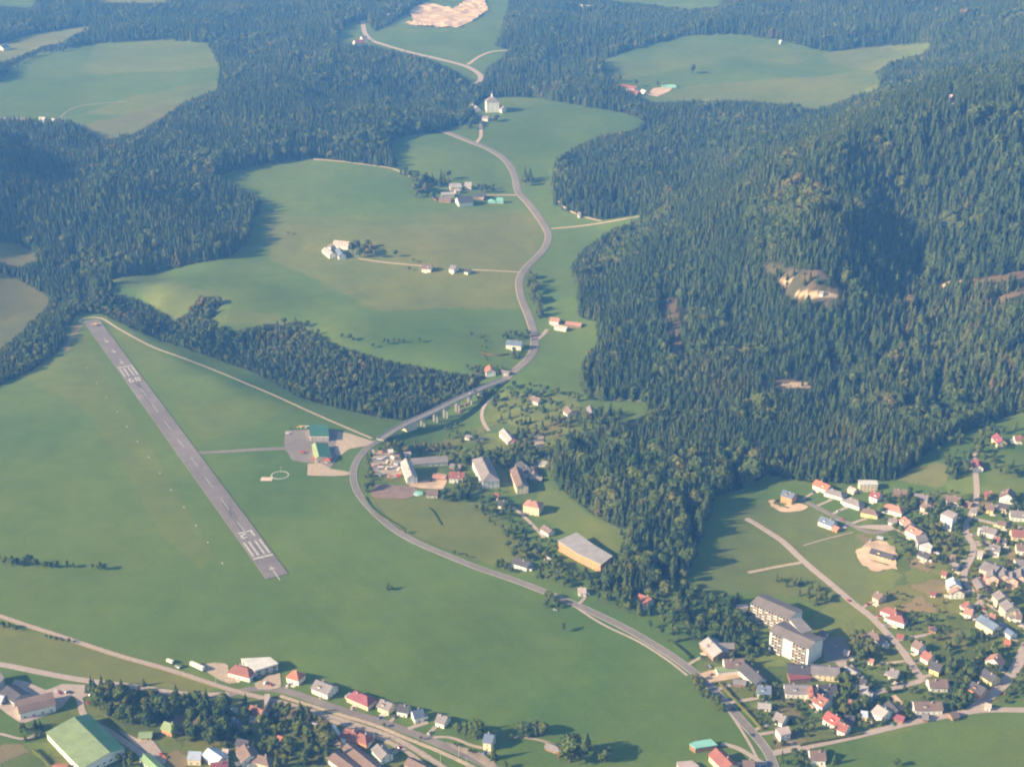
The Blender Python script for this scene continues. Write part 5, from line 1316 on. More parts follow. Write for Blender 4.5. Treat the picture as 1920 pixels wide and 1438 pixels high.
clump([(1772,862),(1820,868),(1818,890),(1775,903)], 16, 12, 17, .6)
clump([(1640,1110),(1760,1120),(1770,1190),(1700,1200),(1660,1160)], 26, 3, 6, .2)
clump([(1640,1200),(1700,1230),(1705,1260),(1640,1270)], 12, 3, 7, .2)
clump([(1880,1195),(1925,1215),(1920,1300),(1875,1320)], 14, 4, 8, .1)
clump([(1455,1088),(1545,1098),(1560,1142),(1500,1128)], 18, 7, 12, .25)
clump([(1355,1110),(1400,1130),(1440,1235),(1395,1255),(1365,1205)], 22, 9, 14, .2)
clump([(1450,1395),(1540,1410),(1545,1440),(1460,1440)], 16, 5, 9, .2); one(1563,1432,12,0); one(1680,1436,8,1)
clump([(888,848),(1010,850),(1020,880),(965,884),(905,868)], 24, 10, 16, .25)
clump([(900,928),(950,948),(990,1010),(1012,1050),(972,1060),(930,990),(890,960)], 52, 6, 12, .1)
clump([(1000,1010),(1040,1015),(1050,1040),(1010,1035)], 9, 5, 9, .1)
clump([(700,828),(760,838),(850,842),(840,852),(700,850)], 18, 6, 10, .2)
clump([(850,860),(885,862),(890,935),(860,940),(845,910)], 22, 9, 15, .2)
clump([(688,852),(698,852),(700,928),(686,922)], 14, 7, 11, .6)
clump([(820,922),(880,930),(880,946),(825,942)], 12, 7, 12, .1)
clump([(930,728),(990,724),(1080,742),(1105,790),(1085,830),(1040,862),(960,852),(932,800),(925,758)], 120, 6, 13, .3)
clump([(1100,770),(1165,775),(1160,812),(1090,815)], 26, 10, 16, .6)
clump([(890,735),(940,735),(935,756),(895,760)], 12, 7, 12, .2)
clump([(740,770),(880,715),(905,722),(800,790),(760,788)], 22, 6, 11, .3)
clump([(987,518),(1001,520),(1018,592),(1008,600),(990,545)], 24, 12, 20, .35)
clump([(900,630),(912,630),(912,690),(900,690)], 12, 3, 6, .3); clump([(930,620),(1000,622),(996,640),(940,640)], 12, 8, 13, .3)
clump([(868,690),(960,695),(965,706),(880,704)], 16, 6, 11, .3); clump([(958,660),(980,650),(990,655),(965,680)], 6, 7, 12)
for a, b_, h in ((641,634,9),(655,638,11),(662,640,7),(699,652,9),(719,646,11),(728,645,9),(738,644,10),(748,643,9),(757,643,8),(786,642,9),(883,633,10),(540,440,6),(552,441,5)): one(a, b_, h, 1)
clump([(560,604),(620,630),(600,640),(510,612)], 14, 9, 14, .3)
for a, b_, h in ((662,478,26),(671,470,22),(683,478,22),(690,482,18),(676,484,20),(741,482,13),(775,492,9),(785,361,26),(792,350,26),(800,364,24),(810,375,18),(780,372,14),(910,362,20),(925,355,12),(862,352,14),(768,508,8),(873,514,9)): one(a, b_, h, 1)
clump([(845,215),(885,205),(905,235),(870,248),(845,240)], 22, 14, 22, .3); clump([(925,225),(935,225),(935,232),(925,232)], 3, 14, 18)
clump([(982,335),(996,335),(998,350),(984,350)], 5, 22, 27, .5, pad=0)
one(1297,139,26,1,1.2); one(133,238,20,1); one(140,246,14,1); one(1298,137,18,1)
clump([(1140,150),(1165,150),(1165,160),(1145,162)], 5, 16, 22); one(1192,163,22,1); one(1233,165,20,1)
clump([(0,133),(40,110),(75,95),(120,90),(125,96),(80,105),(45,122),(5,145)], 26, 12, 18, .3)
clump([(750,320),(770,326),(795,345),(775,345),(752,330)], 12, 10, 16, .3)
for i, (a, b_, h) in enumerate(((-4,1057,13),(10,1060,12),(22,1061,14),(33,1059,10),(46,1061,13),(57,1060,14),(68,1063,11),(84,1064,9),(95,1065,8),(106,1064,9),(126,1064,9),(138,1065,7),(174,1067,8),(186,1069,10),(196,1068,8))): one(a, b_, h, 1)
for a, b_, h in ((-2,1176,8),(8,1178,9),(18,1180,8),(30,1183,6),(88,1196,5),(96,1199,6),(106,1201,6),(118,1203,5),(130,1204,5),(140,1206,4)): one(a, b_, h, 1)
one(270,1286,9,0,1.5); one(728,1105,9,0,1.2); one(733,1106,6,1); one(760,1000,7,1); one(852,1040,6,1); one(875,1046,5,1); one(162,1298,8,0)
clump([(35,1370),(75,1358),(82,1380),(45,1390)], 12, 5, 8, .5); clump([(220,1420),(245,1415),(250,1438),(225,1438)], 5, 8, 12)
one(957,872,16,1,1.15,special=1); one(1246,1113,17,1,.9); one(1165,1003,12,0); one(1170,1010,10,0)
one(545,805,3,1,1.3)
clump([(830,795),(850,790),(865,800),(840,830)], 6, 5, 9, .4); clump([(770,832),(840,838),(845,846),(780,846)], 10, 7, 11, .5)
clump([(850,812),(895,820),(900,835),(860,830)], 10, 7, 11, .4)
clump([(780,340),(850,335),(850,350),(810,352),(790,375),(775,370)], 22, 14, 24, .3); clump([(880,352),(925,350),(925,362),(885,360)], 8, 9, 15); clump([(690,462),(705,468),(705,485),(690,485)], 5, 12, 18)
clump([(700,836),(940,842),(960,870),(940,925),(850,925),(840,870),(700,850)], 50, 5, 11, .2, pad=.5)
print('forest trees', n_forest, 'single', len(single), len(trees))

# --- which become individuals: the 300 of each kind that show largest
allt = [(t, True) for t in single] + [(t, False) for t in trees]
T = np.array([t for t, _ in allt]); isS = np.array([f for _, f in allt])
TZ_ = gz(T[:, 0], T[:, 1]); tpx, tpy = proj(T[:, 0], T[:, 1], TZ_); _, tpt = proj(T[:, 0], T[:, 1], TZ_ + T[:, 2])
size = (tpy - tpt) * ((tpx > 5) & (tpx < 1915) & (tpt < 1425) & (tpy > 5)) + isS * 4.0
indiv = np.zeros(len(T), bool)
for kd in (0, 1):
    idx = np.where(T[:, 3] == kd)[0]; o_ = idx[np.argsort(-size[idx])][:298]
    indiv[o_] = True
fpl = [(proj(f[0], f[1], float(gz(f[0], f[1])) + 4), f[5]) for f in FOOT]
BP = np.array([p for p, _ in fpl]); BL = [l for _, l in fpl]
ORD = ['', 'second ', 'third ', 'fourth ', 'fifth ', 'sixth ', 'seventh ', 'eighth ', 'ninth ', 'tenth ', 'eleventh ', 'twelfth ']
def relation(dx, dy):
    if abs(dx) > abs(dy): return 'right of' if dx > 0 else 'left of'
    return 'above' if dy < 0 else 'below'
groups_ = {}
for i in np.where(indiv)[0]:
    d = np.hypot(BP[:, 0] - tpx[i], BP[:, 1] - tpy[i]); j = int(np.argmin(d))
    wood = bool(inpoly([tpx[i]], [tpy[i]], [(1030,820),(1330,840),(1540,885),(1330,1000),(1290,1080),(1120,1110),(1150,990)])[0]) and not isS[i]
    if not isS[i] and T[i, 3] == 0 or wood:
        kk = 'wood', int(T[i, 3]), (int(tpx[i] // 70), int(tpy[i] // 60)); 
    else: kk = 'near', int(T[i, 3]), j, relation(tpx[i] - BP[j, 0], tpy[i] - BP[j, 1])
    groups_.setdefault(kk, []).append((d[j], i))
def short(l):
    return l
def woodcell(cx, cy):
    X0 = ['left', 'centre-left', 'centre', 'centre-right', 'right'][min(4, int((cx * 70 + 35) / 384))]
    return X0
used_labels = {}
for kk, lst in groups_.items():
    lst.sort()
    for r_, (dd, i) in enumerate(lst):
        x, y, h, kd, wf, spn = T[i]
        root = empty('spruce_tree' if kd == 0 else 'leafy_tree', (x, y, TZ_[i]), rnd.uniform(0, 6.28))
        root.scale = (1, 1, 1)
        sx = h * wf * rnd.uniform(.9, 1.15)
        if kd == 0: ms, tr = rnd.choice(SPR), SPT; sx *= 1.38
        else: ms, tr = rnd.choice(LEA), rnd.choice(LET); sx *= 1.05
        if spn == 1: ms = LEY
        link('trunk', tr, root, scale=(sx, sx, h)); link('crown', ms, root, scale=(sx, sx, h))
        kind_w = 'spruce' if kd == 0 else 'leafy tree'
        if kk[0] == 'near':
            o_ = ORD[r_] if r_ < 12 else None
            if o_ is None:
                lab = 'further %s %s the %s' % (kind_w, kk[3], BL[kk[2]]); g_ = 'trees %s the %s' % (kk[3], BL[kk[2]])
            else: lab = '%s%s %s the %s' % (o_, kind_w, kk[3], BL[kk[2]]); g_ = 'garden and roadside trees'
            if spn == 1: lab = 'bright yellow autumn tree behind the narrow cream school'
            w_ = lab.split()
            if len(w_) > 16: lab = ' '.join(w_[:16])
        else:
            cell = kk[2]; cx, cy = cell[0] * 70 + 35, cell[1] * 60 + 30
            ref = int(np.argmin(np.hypot(BP[:, 0] - cx, BP[:, 1] - cy)))
            dist = np.hypot(BP[ref, 0] - cx, BP[ref, 1] - cy)
            rel = relation(cx - BP[ref, 0], cy - BP[ref, 1])
            lab = 'tall %s in the %s %s of the wood %s the %s' % (kind_w, 'front' if cy > 1020 else 'lower' if cy > 930 else 'upper', 'left' if cx < 1120 else 'middle' if cx < 1250 else 'right', rel, BL[ref])
            lab = ' '.join(lab.split()[:16]); g_ = lab
        tag(root, lab, 'tree', g_)
# --- all the others: one stuff object each, instanced on points
def scatter(name, idx, meshes, label, kindno):
    coll = bpy.data.collections.new(name + '_kinds')
    for k_, m_ in enumerate(meshes):
        o = bpy.data.objects.new('%s_kind_%d' % (name, k_), m_); coll.objects.link(o)
    me = bpy.data.meshes.new(name); n = len(idx)
    co = np.c_[T[idx, 0], T[idx, 1], TZ_[idx] - .2]
    me.vertices.add(n); me.vertices.foreach_set('co', co.astype(np.float32).ravel())
    h = T[idx, 2]; w = h * T[idx, 4] * NP.uniform(.85, 1.2, n) * (1.45 if kindno == 0 else 1.1)
    a = me.attributes.new('tree_scale', 'FLOAT_VECTOR', 'POINT'); a.data.foreach_set('vector', np.c_[w, w, h].astype(np.float32).ravel())
    a = me.attributes.new('tree_turn', 'FLOAT_VECTOR', 'POINT'); a.data.foreach_set('vector', np.c_[NP.normal(0, .03, n), NP.normal(0, .03, n), NP.uniform(0, 6.28, n)].astype(np.float32).ravel())
    a = me.attributes.new('tree_kind', 'INT', 'POINT'); a.data.foreach_set('value', NP.integers(0, len(meshes), n).astype(np.int32))
    ob_ = link(name, me); ob_['kind'] = 'stuff'; ob_['label'] = label
    ng = bpy.data.node_groups.new(name, 'GeometryNodeTree')
    ng.interface.new_socket('Geometry', in_out='INPUT', socket_type='NodeSocketGeometry'); ng.interface.new_socket('Geometry', in_out='OUTPUT', socket_type='NodeSocketGeometry')
    N = ng.nodes.new; gi, go = N('NodeGroupInput'), N('NodeGroupOutput')
    ci = N('GeometryNodeCollectionInfo'); ci.inputs['Collection'].default_value = coll; ci.inputs['Separate Children'].default_value = True; ci.inputs['Reset Children'].default_value = True
    ip = N('GeometryNodeInstanceOnPoints'); ip.inputs['Pick Instance'].default_value = True
    def na(nm, ty):
        q = N('GeometryNodeInputNamedAttribute'); q.data_type = ty; q.inputs['Name'].default_value = nm
        return [s_ for s_ in q.outputs if s_.enabled][0]
    L = ng.links.new
    L(gi.outputs[0], ip.inputs['Points']); L(ci.outputs[0], ip.inputs['Instance'])
    L(na('tree_scale', 'FLOAT_VECTOR'), ip.inputs['Scale']); L(na('tree_turn', 'FLOAT_VECTOR'), ip.inputs['Rotation']); L(na('tree_kind', 'INT'), ip.inputs['Instance Index'])
    L(ip.outputs[0], go.inputs[0])
    ob_.modifiers.new(name, 'NODES').node_group = ng
    return ob_
def join(a, b):
    mb = MB(); k = 0
    for s_, mi in ((a, 0), (b, 1)):
        k = len(mb.v); mb.v += s_.v; mb.f += [tuple(k + i for i in f) for f in s_.f]; mb.m += [mi] * len(s_.f)
    return mb
SPJ = [join(spruce_crown(400 + i, layers=9, wide=(.125, .15, .17, .14, .18)[i % 5]), spruce_trunk()).mesh('spruce', [M['needles'], M['bark']]) for i in range(6)]
LEJ = [join(leafy_crown(500 + i, n=170, wide=(.30, .36, .26, .33)[i], leaf=.06, tall=(1, .9, 1.3, 1)[i]), leafy_trunk(i)).mesh('leafy', [M['leaves'], M['bark']]) for i in range(4)]
rest = ~indiv
scatter('spruce_forest', np.where(rest & (T[:, 3] == 0) & ~isS)[0], SPJ, 'dense dark spruce forest covering the hills', 0)
scatter('leafy_forest', np.where(rest & (T[:, 3] == 1) & ~isS)[0], LEJ, 'lighter leafy trees mixed through the spruce forest', 1)
scatter('garden_trees', np.where(rest & (T[:, 3] == 1) & isS)[0], LEJ, 'small leafy trees and shrubs in gardens and hedgerows', 1)
if (rest & (T[:, 3] == 0) & isS).any(): scatter('garden_spruces', np.where(rest & (T[:, 3] == 0) & isS)[0], SPJ, 'small spruces scattered in gardens and glades', 0)
# ================================================================ bridge
BD = [plane(*p, .6) for p in smooth([(712,824),(745,803),(775,788),(810,772),(850,752),(885,736),(915,723),(948,711)], 6)]
BD = resample(np.array(BD)[:, :2], 4.0)
bw = 9.5
nB = len(BD); TT = np.gradient(BD, axis=0); TT /= np.hypot(TT[:, 0], TT[:, 1])[:, None]; NN_ = np.c_[-TT[:, 1], TT[:, 0]]
c0 = BD[nB // 2]; br = empty('road_bridge', (c0[0], c0[1], 0)); tag(br, 'long pale concrete road bridge crossing the wooded gully', 'bridge')
def loc(i, off, z): p = BD[i] + NN_[i] * off - c0; return (p[0], p[1], z)
zt = .75
def strip(name, o0, o1, z0, z1, mt, i0=0, i1=None, parent=br):
    mb = MB(); i1 = nB if i1 is None else i1; k = 0
    for i in range(i0, i1): mb.v += [loc(i, o0, z0), loc(i, o1, z0), loc(i, o1, z1), loc(i, o0, z1)]
    n = i1 - i0
    for i in range(n - 1):
        a = i * 4
        for q in range(4): mb.f.append((a + q, a + (q + 1) % 4, a + 4 + (q + 1) % 4, a + 4 + q)); mb.m.append(0)
    mb.f += [(3, 2, 1, 0), tuple((n - 1) * 4 + q for q in range(4))]; mb.m += [0, 0]
    bm = bmesh.new(); o = mb.build(name, mt, parent); bm.from_mesh(o.data); bmesh.ops.recalc_face_normals(bm, faces=bm.faces); bm.to_mesh(o.data); bm.free(); return o
strip('deck', -bw / 2, bw / 2, zt - 1.1, zt - .05, M['concrete'])
strip('carriageway', -bw / 2 + 1.0, bw / 2 - 1.0, zt - .04, zt, M['asphalt'])
strip('kerb', -bw / 2, -bw / 2 + .95, zt - .04, zt + .14, M['concrete']); strip('kerb', bw / 2 - .95, bw / 2, zt - .04, zt + .14, M['concrete'])
for s in (-1, 1):
    strip('parapet', s * bw / 2 - .12, s * bw / 2 + .12, zt + .15, zt + 1.0, M['concrete'])
    strip('girder', s * 2.6 - .9, s * 2.6 + .9, zt - 2.6, zt - 1.12, M['concrete'], 8, nB - 6)
for fr in (.34, .44, .53, .62, .71, .80):
    i = int(fr * nB); 
    for s in (-1, 1):
        x, y, _ = loc(i, s * 2.6, 0); g_ = float(gz(x + c0[0], y + c0[1]))
        mb = MB(); mb.box(x - 1.2, x + 1.2, y - 1.2, y + 1.2, g_ - 1, zt - 2.62); mb.build('pier', M['concrete'], br)
    x, y, _ = loc(i, 0, 0); mb = MB(); 
    a_ = math.atan2(NN_[i][1], NN_[i][0]); mb.box(-4.2, 4.2, -.8, .8, zt - 3.5, zt - 2.63, 0, Matrix.Translation((x, y, 0)) @ Matrix.Rotation(a_, 4, 'Z')); mb.build('crosshead', M['concrete'], br)
i = int(.25 * nB); x, y, _ = loc(i, 0, 0); a_ = math.atan2(TT[i][1], TT[i][0])
mb = MB(); mb.box(-9, 9, -4.5, 4.5, -12, zt - 1.12, 0, Matrix.Translation((x, y, 0)) @ Matrix.Rotation(a_, 4, 'Z')); mb.build('abutment', M['wall_cream'], br)
i = nB - 3; x, y, _ = loc(i, 0, 0); mb = MB(); mb.box(-4, 4, -4.6, 4.6, -9, zt - 1.12, 0, Matrix.Translation((x, y, 0)) @ Matrix.Rotation(math.atan2(TT[i][1], TT[i][0]), 4, 'Z')); mb.build('abutment', M['wall_cream'], br)
# timber stacks under the far bridge arches
for a, b in (((855,768),(868,762)), ((872,762),(884,756)), ((862,775),(872,770))):
    p, q = at(*a), at(*b); r = empty('timber_stack', p); tag(r, {855: 'reddish timber stack under the bridge, nearest the pale pier', 872: 'reddish timber stack under the bridge, highest of three', 862: 'reddish timber stack under the bridge, lowest of three'}[a[0]], 'timber stack', 'timber stacks under the bridge')
    d = q - p
    for k in range(5):
        for l_ in range(3 - k // 2):
            m_ = MB(); off = Vector((-d[1], d[0], 0)).normalized() * (k * .9 + l_ * .45); m_.tube((off.x, off.y, .4 + l_ * .8), (d[0] + off.x, d[1] + off.y, .4 + l_ * .8 + d[2]), .42, n=7); m_.build('log', M['roof_salmon'], r)
# ================================================================ vehicles
for k, c in {'white': (.75,.74,.72), 'red': (.50,.03,.04), 'silver': (.45,.46,.48), 'black': (.03,.03,.035), 'blue': (.05,.12,.35), 'darkgrey': (.12,.12,.13), 'beige': (.6,.5,.36), 'yellow': (.75,.50,.06), 'orange': (.7,.27,.06), 'green': (.08,.22,.10)}.items():
    mk('paint_' + k, c, rough=.35, var=.03, spec=.5)
mk('tyre', (.02,.02,.02), rough=.9)
def car_meshes():
    body = MB()
    prof = [(-2.15, .35), (-2.2, .75), (-1.9, .95), (-.9, 1.0), (1.1, .98), (2.0, .82), (2.2, .6), (2.15, .35)]
    n = len(prof); w = .86
    body.v = [(x, -w, z) for x, z in prof] + [(x, w, z) for x, z in prof]
    body.f = [tuple(range(n)), tuple(range(2 * n - 1, n - 1, -1))] + [(i, n + i, n + (i + 1) % n, (i + 1) % n) for i in range(n)]; body.m = [0] * len(body.f)
    cab = MB(); b0 = [(-1.7, .98), (-1.35, 1.42), (.25, 1.45), (1.05, .98)]; w0, w1 = .82, .66
    cab.v = [(x, -(w0 if z < 1 else w1), z) for x, z in b0] + [(x, (w0 if z < 1 else w1), z) for x, z in b0]
    cab.f = [(0, 1, 2, 3), (7, 6, 5, 4)] + [(i, 4 + i, 4 + (i + 1) % 4, (i + 1) % 4) for i in range(4)]; cab.m = [0] * 6
    roof = MB(); roof.box(-1.3, .22, -.62, .62, 1.452, 1.50)
    wh = MB(); wh.tube((0, -.1, 0), (0, .1, 0), .33, n=10)
    li = MB(); li.box(-.04, .04, -.18, .18, -.08, .08)
    return body, cab, roof, wh, li
_b, _c, _r, _w, _l = car_meshes()
CABM, WHM, LIM = _c.mesh('cabin', M['glass']), _w.mesh('wheel', M['tyre']), _l.mesh('headlight', M['frame'])
CARB = {}
def car(px, py, dx, dy, colr, label, kind='car', s=1.0, zoff=.4, group='cars on the roads and in yards', z=None):
    p = at(px, py) if z is None else plane(px, py, z); q = at(px + dx, py + dy) if z is None else plane(px + dx, py + dy, z); a = math.atan2(q[1] - p[1], q[0] - p[0])
    r = empty(kind, (p[0], p[1], p[2] + (zoff if z is None else 0)), a); r.scale = (s, s, s); tag(r, label, 'car' if kind == 'car' else kind.replace('_', ' '), group)
    if colr not in CARB: CARB[colr] = (_b.mesh('body', M['paint_' + colr]), _r.mesh('roof_panel', M['paint_' + colr]))
    link('body', CARB[colr][0], r); link('cabin', CABM, r); link('roof_panel', CARB[colr][1], r)
    for x in (-1.35, 1.35):
        for y in (-.8, .8): link('wheel', WHM, r, (x, y, .33))
    for y in (-.6, .6): link('headlight', LIM, r, (2.17, y, .62))
    OBST.append((p[0], p[1], 3))
    return r
car(1591,1127,6,5,'red','small red car driving on the pale new road')
car(1886,1301,8,-4,'red','bright red car on the wide street at the right')
car(1041,1144,8,2,'silver','silver car parked by the bushes below the road bend',zoff=.1)
car(1376,1330,5,5,'black','dark car on the main road just past the trees')
car(1408,1379,5,6,'darkgrey','dark grey car near the cross street junction')
car(882,738,6,-3,'white','white car crossing the bridge',z=zt)
car(890,734,6,-3,'black','black car following the white one across the bridge',z=zt)
for i, (a, b, c_, l_) in enumerate(((1326,1249,'black','black car parked left on the sunny terrace'), (1330,1250,'silver','silver car parked right on the sunny terrace'), (1440,1431,'blue','blue car at the bottom edge on the main road'),
    (1910,1170,'black','black car parked at the top of the through street'), (1919,1172,'darkgrey','dark grey car at the right edge beside the black car'), (1581,975,'red','dark red car on the hill street'), (1633,1014,'silver','silver van-like car near the sandy plot'),
    (107,1297,'white','white car in front of the brown-roofed hall'), (112,1300,'red','red car beside the white one by the brown hall'), (125,1298,'silver','silver car parked at the brown hall'), (131,1299,'black','black car last in the row by the brown hall'),
    (165,1319,'red','red car parked beside the wood, bottom left'), (170,1303,'white','white car parked north of the red one'), (303,1415,'red','red car on the gravel yard by the sports hall'), (309,1420,'orange','orange car on the gravel yard by the sports hall'),
    (476,1273,'blue','blue car in the shade of the white workshop'), (470,1276,'white','white car in the shade of the white workshop'), (484,1270,'silver','silver car in the shade of the white workshop'),
    (498,1281,'white','leftmost of three cars beside the through road'), (503,1283,'black','middle of three cars beside the through road'), (508,1285,'red','rightmost of three cars beside the through road'),
    (337,1252,'silver','silver car left of the long white trailer'), (343,1250,'black','black car left of the long white trailer'), (332,1251,'white','white car beside the white caravan'),
    (807,903,'red','red car in the sandy courtyard'), (612,868,'white','white car beside the red annex at the hangars'), (1585,1225,'black','dark car in the shaded car park behind the apartments'), (1567,1215,'silver','silver car in the shaded car park behind the apartments'), (1600,1240,'white','white car at the edge of the shaded car park'),
    (1722,1345,'blue','blue car in the driveway off the cross street'), (1838,1118,'white','white car at the lower end of the town street'))):
    car(a, b, 5, (3 if i % 3 else -4), c_, l_)
cc = ['white', 'silver', 'darkgrey', 'red', 'blue', 'black', 'beige', 'green']
for n_c, (W_, lab_, fi) in enumerate(DRV):
    if fi % 4 == 3: continue
    p_ = W_[1 + fi % 3]; dv_ = W_[4] - W_[1]; zc_ = float(gz(*p_)); c_ = cc[(fi * 5 + n_c) % 8]; cn = {'darkgrey': 'dark grey'}.get(c_, c_)
    r = empty('car', (p_[0], p_[1], zc_ + .34), math.atan2(dv_[1], dv_[0])); l_ = ' '.join(('%s car in the drive of the %s' % (cn, lab_)).split()[:16]); tag(r, l_, 'car', 'cars on the roads and in yards')
    if c_ not in CARB: CARB[c_] = (_b.mesh('body', M['paint_' + c_]), _r.mesh('roof_panel', M['paint_' + c_]))
    link('body', CARB[c_][0], r); link('cabin', CABM, r); link('roof_panel', CARB[c_][1], r)
    for x in (-1.35, 1.35):
        for y in (-.8, .8): link('wheel', WHM, r, (x, y, .33))
# trailer, caravan, railcar, helicopter-sized plane -----------------------------------
def vehicle_box(px, py, dx, dy, L, W, Hh, colr, label, cat, name, zoff=.4, stripe=None, group=None):
    p, q = at(px, py), at(px + dx, py + dy); a = math.atan2(q[1] - p[1], q[0] - p[0])
    r = empty(name, (p[0], p[1], p[2] + zoff), a); tag(r, label, cat, group)
    mb = MB(); z0 = .9; ch = .25
    pts = [(-L/2, -W/2 + ch), (-L/2 + ch, -W/2), (L/2 - ch, -W/2), (L/2, -W/2 + ch), (L/2, W/2 - ch), (L/2 - ch, W/2), (-L/2 + ch, W/2), (-L/2, W/2 - ch)]
    mb.prism(pts, z0, z0 + Hh); mb.build('body', colr, r)
    n = max(2, int(L / 4))
    for x in ([-L * .36, L * .36] if L < 8 else [-L * .4, -L * .3, L * .3, L * .4]):
        for y in (-W/2 + .2, W/2 - .2): link('wheel', WHM, r, (x, y, .36), scale=(1.3, 1, 1.3))
    mb = MB(); mb.box(-L/2 + .4, L/2 - .4, -W/2 + .5, W/2 - .5, .45, z0 - .01); mb.build('chassis', M['tyre'], r)
    for i in range(n):
        for s in (-1, 1):
            if facing(p[0], p[1], a, 0, s): mb = MB(); x = -L/2 + L * (i + .5) / n; mb.box(x - .8, x + .8, s * W/2 - .04, s * W/2 + .04, z0 + Hh * .5, z0 + Hh * .82); mb.build('window', M['glass'], r)
    if stripe:
        for s in (-1, 1): mb = MB(); mb.box(-L/2 + .3, L/2 - .3, s * W/2 - .05, s * W/2 + .05, z0 + .1, z0 + Hh * .35); mb.build('stripe', stripe, r)
    return r
vehicle_box(370,1253,28,13, 16,2.8,3.2,M['wall_white'],'long white trailer parked by the railway','trailer','trailer')
vehicle_box(319,1243,20,7, 7,2.5,2.2,M['wall_white'],'white caravan standing alone at the field corner','caravan','caravan')
vehicle_box(635,1382,18,26, 25,3,3.2,M['paint_white'],'red and white railcar standing in the station yard','railcar','railcar',stripe=M['paint_red'])
vehicle_box(1650,1012,8,1, 6.5,2.4,2.4,M['roof_metal'],'light blue van at the sandy building plot','van','van')
# aircraft
def plane_obj(px, py, hx, hy, colr, label, s=1.0, zoff=.6):
    p, q = at(px, py), at(px + hx, py + hy); a = math.atan2(q[1] - p[1], q[0] - p[0])
    r = empty('light_aircraft', (p[0], p[1], p[2] + zoff), a); r.scale = (s, s, s); tag(r, label, 'aircraft')
    m1 = M['paint_' + colr]
    mb = MB(); st = [(3.4, .35, 1.2), (2.6, .55, 1.25), (1.0, .68, 1.4), (-1.2, .52, 1.35), (-3.4, .2, 1.3), (-4.2, .1, 1.35)]
    for x, rr_, z in st:
        for j in range(8): t = 2 * math.pi * j / 8; mb.v.append((x, math.cos(t) * rr_, z + math.sin(t) * rr_ * 1.1))
    for i in range(len(st) - 1):
        for j in range(8): mb.f.append((i * 8 + j, i * 8 + (j + 1) % 8, i * 8 + 8 + (j + 1) % 8, i * 8 + 8 + j)); mb.m.append(0)
    mb.f += [tuple(range(7, -1, -1)), tuple(range(40, 48))]; mb.m += [0, 0]; mb.build('fuselage', m1, r)
    mb = MB(); mb.box(-.1, 1.5, -5.6, 5.6, 2.0, 2.16); mb.build('wing', m1, r)
    mb = MB(); mb.box(-4.2, -3.3, -1.8, 1.8, 1.4, 1.48); mb.build('tailplane', m1, r)
    mb = MB(); mb.v = [(-4.3, -.05, 1.4), (-3.2, -.05, 1.45), (-4.0, -.05, 2.7), (-4.4, -.05, 2.7), (-4.3, .05, 1.4), (-3.2, .05, 1.45), (-4.0, .05, 2.7), (-4.4, .05, 2.7)]
    mb.f = [(0, 1, 2, 3), (7, 6, 5, 4), (0, 4, 5, 1), (1, 5, 6, 2), (2, 6, 7, 3), (3, 7, 4, 0)]; mb.m = [0] * 6; mb.build('fin', m1, r)
    mb = MB(); mb.box(.3, 1.5, -.5, .5, 1.9, 2.0); mb.build('canopy', M['glass'], r)
    mb = MB(); mb.box(3.42, 3.5, -.08, .08, .3, 2.1); mb.build('propeller', M['tyre'], r)
    for x, y in ((1.2, -1.1), (1.2, 1.1), (-3.8, 0)): link('wheel', WHM, r, (x, y, .33)); 
    for s_ in (-1, 1): mb = MB(); mb.tube((.6, s_ * .5, .9), (.7, s_ * 3.0, 2.0), .06, n=5); mb.build('strut', M['steel'], r)
    return r
plane_obj(180,611,10,13,'yellow','yellow light aircraft lined up at the far runway end',s=1.35,zoff=.7)
plane_obj(564,803,4,6,'yellow','yellow aircraft parked behind the green hangar corner',s=1.0)
plane_obj(574,803,4,-6,'white','white aircraft parked between yellow one and hangar',s=1.0)
plane_obj(568,850,6,3,'red','red and white light aircraft on the apron',s=.9)
plane_obj(540,814,6,3,'white','white glider tug at the apron corner',s=.7)
# ================================================================ small structures
def pole(px, py, h, label, arm=False, wire=False, group='poles along the railway'):
    p = at(px, py); r = empty('pole', p); tag(r, label, 'pole', group)
    mb = MB(); mb.tube((0, 0, -.5), (0, 0, h), .22, .14, 8); mb.build('mast', M['palemast'] if 'palemast' in M else M['concrete'], r)
    mb = MB(); mb.box(-.08, .08, 0, 3.2, h - .6, h - .45); mb.build('arm', M['steel'], r)
for i, (a, b) in enumerate(((405,1283),(497,1330),(640,1360),(702,1392),(745,1400),(826,1428),(875,1440),(860,1418))):
    pole(a, b, 9, ['pole beside the rails left of the road junction', 'pole under the rails below the narrow pale garage', 'pole between road and rails near the goods sheds', 'pole right of the station house', 'pole in the grass strip between road and rails', 'tall pale pole standing between the two roadbeds, bottom centre', 'last pole beside the road at the bottom edge', 'pole opposite the flower strip'][i])
# white runway-side markers
mb = MB(); mb.v = [(-1.5, -.45, 0), (1.5, -.45, 0), (1.5, .45, 0), (-1.5, .45, 0), (-1.1, 0, .6), (1.1, 0, .6)]; mb.f = [(0, 1, 5, 4), (2, 3, 4, 5), (1, 2, 5), (3, 0, 4)]; mb.m = [0] * 4
MK = mb.mesh('marker', M['white_line'])
for i, (a, b) in enumerate(((163,690),(181,718),(200,745),(220,772),(238,800),(258,828),(279,857),(300,887),(321,919),(345,951),(368,985),(390,1017),(417,1056))):
    o = link('strip_marker', MK, None, tuple(at(a, b) + np.array([0, 0, .1])), math.atan2(rd[1], rd[0])); tag(o, '%s white boundary marker from the far end, left of the runway' % ['first','second','third','fourth','fifth','sixth','seventh','eighth','ninth','tenth','eleventh','twelfth','last'][i], 'marker', 'white boundary markers beside the runway')
